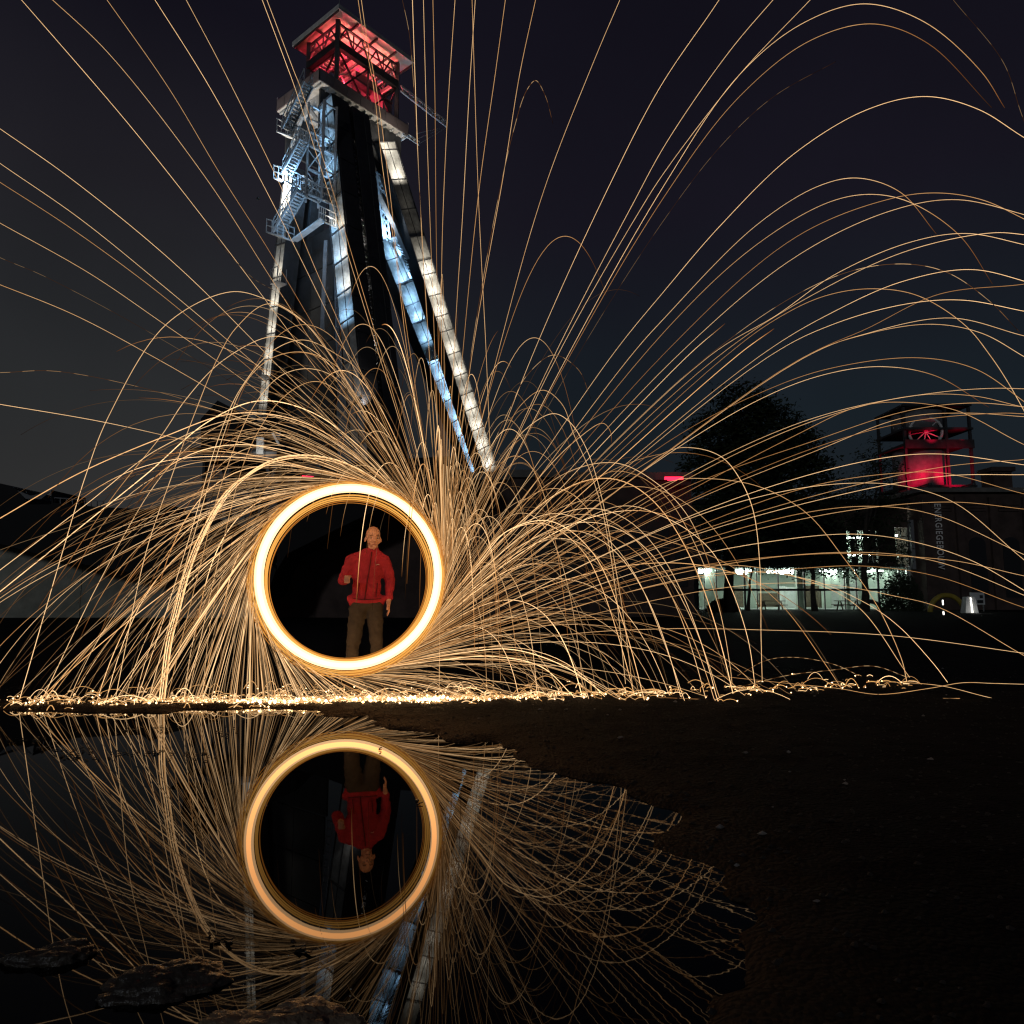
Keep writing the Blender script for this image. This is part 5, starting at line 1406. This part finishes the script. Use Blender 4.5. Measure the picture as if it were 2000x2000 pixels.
grp = [i for i, s_ in enumerate(ST) if zone_of(s_) == 'rt' and s_[0][0] >= 1985]
for k, i in enumerate(sorted(grp, key=lambda i: ST[i][0][1])): LABEL[i] = 'low golden spark arc leaving the right edge, {} from the top'.format(ordinal(k))
grp = [i for i, s_ in enumerate(ST) if zone_of(s_) == 'rt' and s_[0][0] < 1985]
for k, i in enumerate(sorted(grp, key=lambda i: ST[i][0][0])): LABEL[i] = 'golden spark arc falling right of the ring, {} by its end point from the ring'.format(ordinal(k))
SEED = random.Random(5)
def streak_mesh(P, b, mb, far_first=False, landed=True, scale=1.0, broken=0):
    n_ = len(P)
    r0 = {'a': .0040, 'b': .0028, 'c': .0026, 'd': .0024}[b] * scale
    rad, heat = [], []
    amp = SEED.uniform(0.55, 1.3); ph, wv = SEED.uniform(0, 6.28), SEED.uniform(2.5, 7)
    for k in range(n_):
        t = (n_ - 1 - k if far_first else k) / (n_ - 1)            # 0 at the ring, 1 at the far end
        h = 0.55 + 0.45 * min(1, t / 0.25)
        if not landed: h *= min(1.0, (1 - t) / 0.35 + 0.05)
        if broken: h *= 1.25 if math.sin(t * broken) > -0.1 else 0.25
        heat.append(h * amp * (1 + 0.2 * math.sin(wv * t + ph)) * (0.9 + 0.2 * SEED.random()))
        rad.append(r0 * (0.75 + 0.25 * min(1, t / 0.2)))
    mb.tube(P, rad, 4, False)
    if not hasattr(mb, 'heat'): mb.heat = []
    for h in heat: mb.heat += [h] * 4
def build_sparks(mb, name, mm):
    me = bpy.data.meshes.new(name)
    me.from_pydata(mb.v, [], mb.f)
    me.materials.append(mm)
    at_ = me.attributes.new('spark_glow', 'FLOAT', 'POINT')
    at_.data.foreach_set('value', mb.heat)
    return put(name, me)
for si, s in enumerate(ST):
    free = s[-1] == 'f'
    if free: s = s[:-1]
    pts, b, zone = s[:-2], s[-2], s[-1]
    if not free: pts = pts + [tangent_start(*pts[-1])]
    for (ei, ej) in ((0, 1),):
        (ex, ey), (fx_, fy_) = pts[ei], pts[ej]
        if ex <= 20 or ex >= 1985 or ey <= 5:
            hyp = max(1, math.hypot(ex - fx_, ey - fy_))
            ux, uy = (ex - fx_) / hyp * 100, (ey - fy_) / hyp * 100
            cx_, cy_ = ex, ey
            for _ in range(5):                      # the flight goes on, bending down, beyond the picture's edge
                cx_, cy_ = cx_ + ux, cy_ + uy
                uy += 16
                if cy_ > 1350: break
                pts = [(cx_, cy_)] + pts
    n_ = len(pts)
    dn_ = SEED.gauss(0, 0.18)
    W = [rp(*p) + E3 * (dn_ * (1 - k / (n_ - 1))) for k, p in enumerate(pts)]
    W = [w if w.z > 0.02 else Vector((w.x, w.y, 0.02)) for w in W]
    P = catmull(W, 12 if b in 'ab' else 30)
    edge = pts[0][0] <= 0 or pts[0][0] >= 2000 or pts[0][1] <= 0 or W[0].z < 0.25
    q = MB(); streak_mesh(P, b, q, True, edge, broken=SEED.uniform(60, 110) if b in 'cd' else 0)
    o = build_sparks(q, 'spark_streak', M['sp_' + b])
    tag(o, LABEL[si], 'spark', LAB[zone][1])
# thicker amber arc over the left: several embers on nearly one path
q = MB()
for k in range(6):
    jx, jy = SEED.uniform(-7, 7), SEED.uniform(-5, 5)
    pts = [(316 + jx, 1366), (331 + jx, 1250), (344 + jx, 1200), (366 + jx, 1116), (399 + jx, 1033 + jy), (453 + jx, 949 + jy), (525, 902 + jy), (580, 890 + jy), (645, 896 + jy), (700, 917 + jy), (775, 965), tangent_start(800, 985)]
    streak_mesh(catmull([rp(*p) for p in pts], 12), 'a', q, True, True, 1.0)
tag(build_sparks(q, 'ember_arc', M['sp_a']), 'thicker amber arc of embers curving over to the left of the ring', 'spark')

# the mass of shorter sparks: thrown off along the tangent, slowed by the air, falling to the ground
def fly(a, v0, k, vn, t_max, r_off=1.0, tilt=0.0):
    c, rad = circle_px(680, 1126, 186)
    p = c + (E1 * math.cos(a) + ZZ * math.sin(a)) * rad * r_off
    d = (-E1 * math.sin(a + tilt) + ZZ * math.cos(a + tilt))
    v = d * v0 + E3 * (vn * v0)
    out = [p.copy()]
    t, dt, acc = 0.0, 0.012, 0.0
    hit = None
    while t < t_max:
        v = v + (Vector((0, 0, -9.8)) - v * (k * v.length)) * dt
        p = p + v * dt; t += dt; acc += v.length * dt
        if p.z < 0.03:
            p.z = 0.03; hit = p.copy(); out.append(p.copy()); break
        if acc > 0.09 or v.length < 2.5:
            out.append(p.copy()); acc = 0
    return out, hit
mbs = {b: MB() for b in 'abcd'}
hits = []
for i in range(620):
    a = SEED.uniform(0, 2 * math.pi)
    k = min(3.0, max(0.17, math.exp(SEED.gauss(math.log(0.62), 0.62))))
    v0 = SEED.gauss(12.3, 1.3)
    P, h = fly(a, v0, k, SEED.gauss(0.0, 0.045) + (0.09 if a > 4.5 or a < 0.3 else 0), SEED.uniform(0.35, 0.85 if 0.5 < a < 1.7 else 1.4), SEED.uniform(0.97, 1.03), SEED.gauss(0, 0.06))
    if h is not None: hits.append(h)
    b = SEED.choices('abcd', (0.07, 0.34, 0.38, 0.21))[0]
    if len(P) > 2: streak_mesh(P, b, mbs[b], False, h is not None, SEED.uniform(0.55, 1.0))
for i in range(48):                       # slow small sparks that loop over just right of the ring
    a = SEED.uniform(-0.38, 0.12)
    P, h = fly(a, SEED.gauss(12, 1.2), SEED.uniform(0.55, 1.9), SEED.gauss(0, 0.04), SEED.uniform(0.6, 1.05), 1.0, SEED.gauss(0, 0.05))
    b = SEED.choices('abc', (0.1, 0.6, 0.3))[0]
    streak_mesh(P, b, mbs[b], False, h is not None, SEED.uniform(0.7, 1.0))
# bundles that leave together and glow thicker
for a0_ in (-0.72, -1.38, 2.5, 3.3, 3.65, 4.1):
    for k_ in range(5):
        P, h = fly(a0_ + SEED.gauss(0, .02), SEED.gauss(10.5, .4), 0.42 + SEED.gauss(0, .02), SEED.gauss(0, .02), 1.5)
        if h is not None: hits.append(h)
        streak_mesh(P, 'b', mbs['b'], False, True, 1.0)
for b, lab in zip('abcd', ('bright', 'golden', 'faint', 'dim')):
    tag(build_sparks(mbs[b], 'spark_shower', M['sp_' + b]), lab + ' sparks sprayed all round the ring of fire', 'sparks', kind='stuff')
# sparks that hop along the ground
hop = {'a': MB(), 'b': MB()}
em = MB(); emh = MB()
def small_ball(mb, c, r):
    vs = [c + Vector(v) * r for v in ((1, 0, 0), (-1, 0, 0), (0, 1, 0), (0, -1, 0), (0, 0, 1), (0, 0, -1))]
    mb.raw(vs, [(0, 2, 4), (2, 1, 4), (1, 3, 4), (3, 0, 4), (2, 0, 5), (1, 2, 5), (3, 1, 5), (0, 3, 5)])
xl = lambda px: rp(px, 1370).x
def line_y(x): return RC0.y + (x - RC0.x) * (math.tan(YAW) if x < RC0.x + 0.8 else 0.0) + (0.8 * math.tan(YAW) + (x - RC0.x - 0.8) * 0.24 if x >= RC0.x + 0.8 else 0)
seeds = [h for h in hits]
for i in range(900):
    r = SEED.random()
    if r < 0.62: x = SEED.gauss(xl(720), 0.85)
    elif r < 0.80: x = SEED.uniform(xl(-40), xl(600))
    else: x = xl(850) + (xl(1880) - xl(850)) * SEED.random() ** 1.8
    seeds.append(Vector((x, line_y(x) + (SEED.gauss(0, 0.12) if SEED.random() < 0.7 else abs(SEED.gauss(0, 0.6))), 0.03)))
for h in seeds:
    z0 = max(0.012, gz(h.x, h.y) + 0.01)
    p = Vector((h.x, h.y, z0))
    for j in range(SEED.choice((1, 1, 1, 2))):
        vz = abs(SEED.gauss(0, 0.5)) + 0.1; vx = SEED.gauss(0.25, 0.8); vy = SEED.gauss(0, 0.35)
        T_ = 2 * vz / 9.8
        n_ = max(4, int(T_ / 0.03))
        pts = [p + Vector((vx * T_ * k / n_, vy * T_ * k / n_, vz * T_ * k / n_ - 4.9 * (T_ * k / n_) ** 2)) for k in range(n_ + 1)]
        hop[SEED.choice('abb')].tube(pts, SEED.uniform(.0016, .0040), 3, False)
        p = pts[-1]; p.z = z0
    if SEED.random() < 0.4: small_ball(em, p + ZZ * 0.004, SEED.uniform(.004, .011))
for i in range(150):
    x = SEED.choice((SEED.gauss(xl(660), 0.5), SEED.gauss(xl(830), 0.12), SEED.gauss(xl(560), 0.25)))
    y = RC0.y + (x - RC0.x) * math.tan(YAW) + SEED.gauss(0, 0.06)
    small_ball(emh, Vector((x, y, max(0.02, gz(x, y) + 0.012) + abs(SEED.gauss(0, 0.012)))), SEED.uniform(.006, .02))
tag(hop['a'].build('bouncing_spark', M['hop_a']), 'bright sparks bouncing along the ground under the ring', 'sparks', kind='stuff')
tag(hop['b'].build('bouncing_spark', M['hop_b']), 'golden sparks bouncing along the ground under the ring', 'sparks', kind='stuff')
tag(em.build('ground_ember', M['ember']), 'tiny embers glowing along the line where sparks land', 'embers', kind='stuff')
tag(emh.build('ground_ember', M['ember_hot']), 'white-hot embers heaped on the ground right under the ring', 'embers', kind='stuff')

# ------------------------------------------------------------------ rocks, pebbles, floating litter
def rock(px, py, w, d, h, label, seed, rot=0.0, z=-0.02, mm='rock'):
    c = at_z(px, py, 0.0)
    bm = bmesh.new(); bmesh.ops.create_icosphere(bm, subdivisions=5, radius=1.0)
    for v in bm.verts:
        p = v.co.copy()
        n1 = mnoise.fractal(p * 1.4 + Vector((seed, 0, 0)), 1.0, 2.0, 4)
        n2 = mnoise.fractal(p * 6 + Vector((seed, 3, 0)), 0.9, 2.1, 4)
        p *= 1 + 0.32 * n1 + 0.10 * n2
        v.co = Vector((p.x * w / 2, p.y * d / 2, p.z * h))
    me = bpy.data.meshes.new('rock'); bm.to_mesh(me); bm.free(); me.materials.append(M[mm])
    me.polygons.foreach_set('use_smooth', [True] * len(me.polygons))
    o = put('rock', me, None, (c.x, c.y, z), (0, 0, rot)); tag(o, label, 'rock')
rock(560, 2020, 0.42, 0.20, 0.075, 'brown muddy rock at the bottom edge lit by the ring', 3.1, mm='mud_rock')
rock(310, 1925, 0.34, 0.20, 0.062, 'dark wet rock with bright glints in the puddle', 7.7, 0.3)
rock(110, 1870, 0.30, 0.15, 0.05, 'flat black slab of stone at the left of the puddle', 12.4, 0.25)
pb_ = MB(); rn = random.Random(3)
def stone(mb, x, y, z, r):
    vs = [Vector((x, y, z)) + Vector((v[0] * r * rn.uniform(.7, 1.4), v[1] * r * rn.uniform(.7, 1.3), v[2] * r * rn.uniform(.4, .8))) for v in ((1, 0, 0), (-1, 0, 0), (0, 1, 0), (0, -1, 0), (0, 0, 1), (0, 0, -1), (.7, .7, .3), (-.7, -.7, .3))]
    mb.raw(vs, [(0, 6, 4), (6, 2, 4), (2, 1, 4), (1, 7, 4), (7, 3, 4), (3, 0, 4), (2, 0, 5), (1, 2, 5), (3, 1, 5), (0, 3, 5), (0, 2, 6), (1, 3, 7)])
px_, py_ = [], []
for i in range(9000):
    px_.append(rn.uniform(-6.5, 8.5)); py_.append(1.6 + 9.5 * rn.random() ** 1.3)
zz_ = ground_z(np.array(px_), np.array(py_))
gs, ps = MB(), MB()
for x, y, z in zip(px_, py_, zz_):
    if z > 0.012:
        if rn.random() < 0.016: stone(ps, x, y, z + 0.004, rn.uniform(.008, .022))
        else: stone(gs, x, y, z + 0.002, rn.uniform(.005, .016))
tag(gs.build('gravel', M['gravel']), 'dark loose gravel strewn over the wet ground', kind='stuff')
tag(ps.build('pale_gravel', M['pebble']), 'scattered pale pebbles on the dark ground', kind='stuff')
lt = MB()
for (x0, x1, y) in ((10, 110, 1446), (70, 180, 1464), (120, 230, 1478), (230, 300, 1428), (225, 320, 1470), (330, 420, 1476), (300, 350, 1422), (420, 470, 1432), (560, 590, 1412), (735, 750, 1460), (410, 445, 1835), (575, 600, 1852), (800, 818, 1565)):
    for k in range(int((x1 - x0) / 5)):
        c = at_z(rn.uniform(x0, x1), y + rn.gauss(0, 4), 0.004)
        a = rn.uniform(0, 6.28); l_ = rn.uniform(.012, .035)
        lt.beam(c, c + Vector((math.cos(a) * l_, math.sin(a) * l_, rn.uniform(0, .008))), rn.uniform(.004, .012), .004)
tag(lt.build('floating_debris', M['debris']), 'bits of twig and leaf floating on the puddle', kind='stuff')
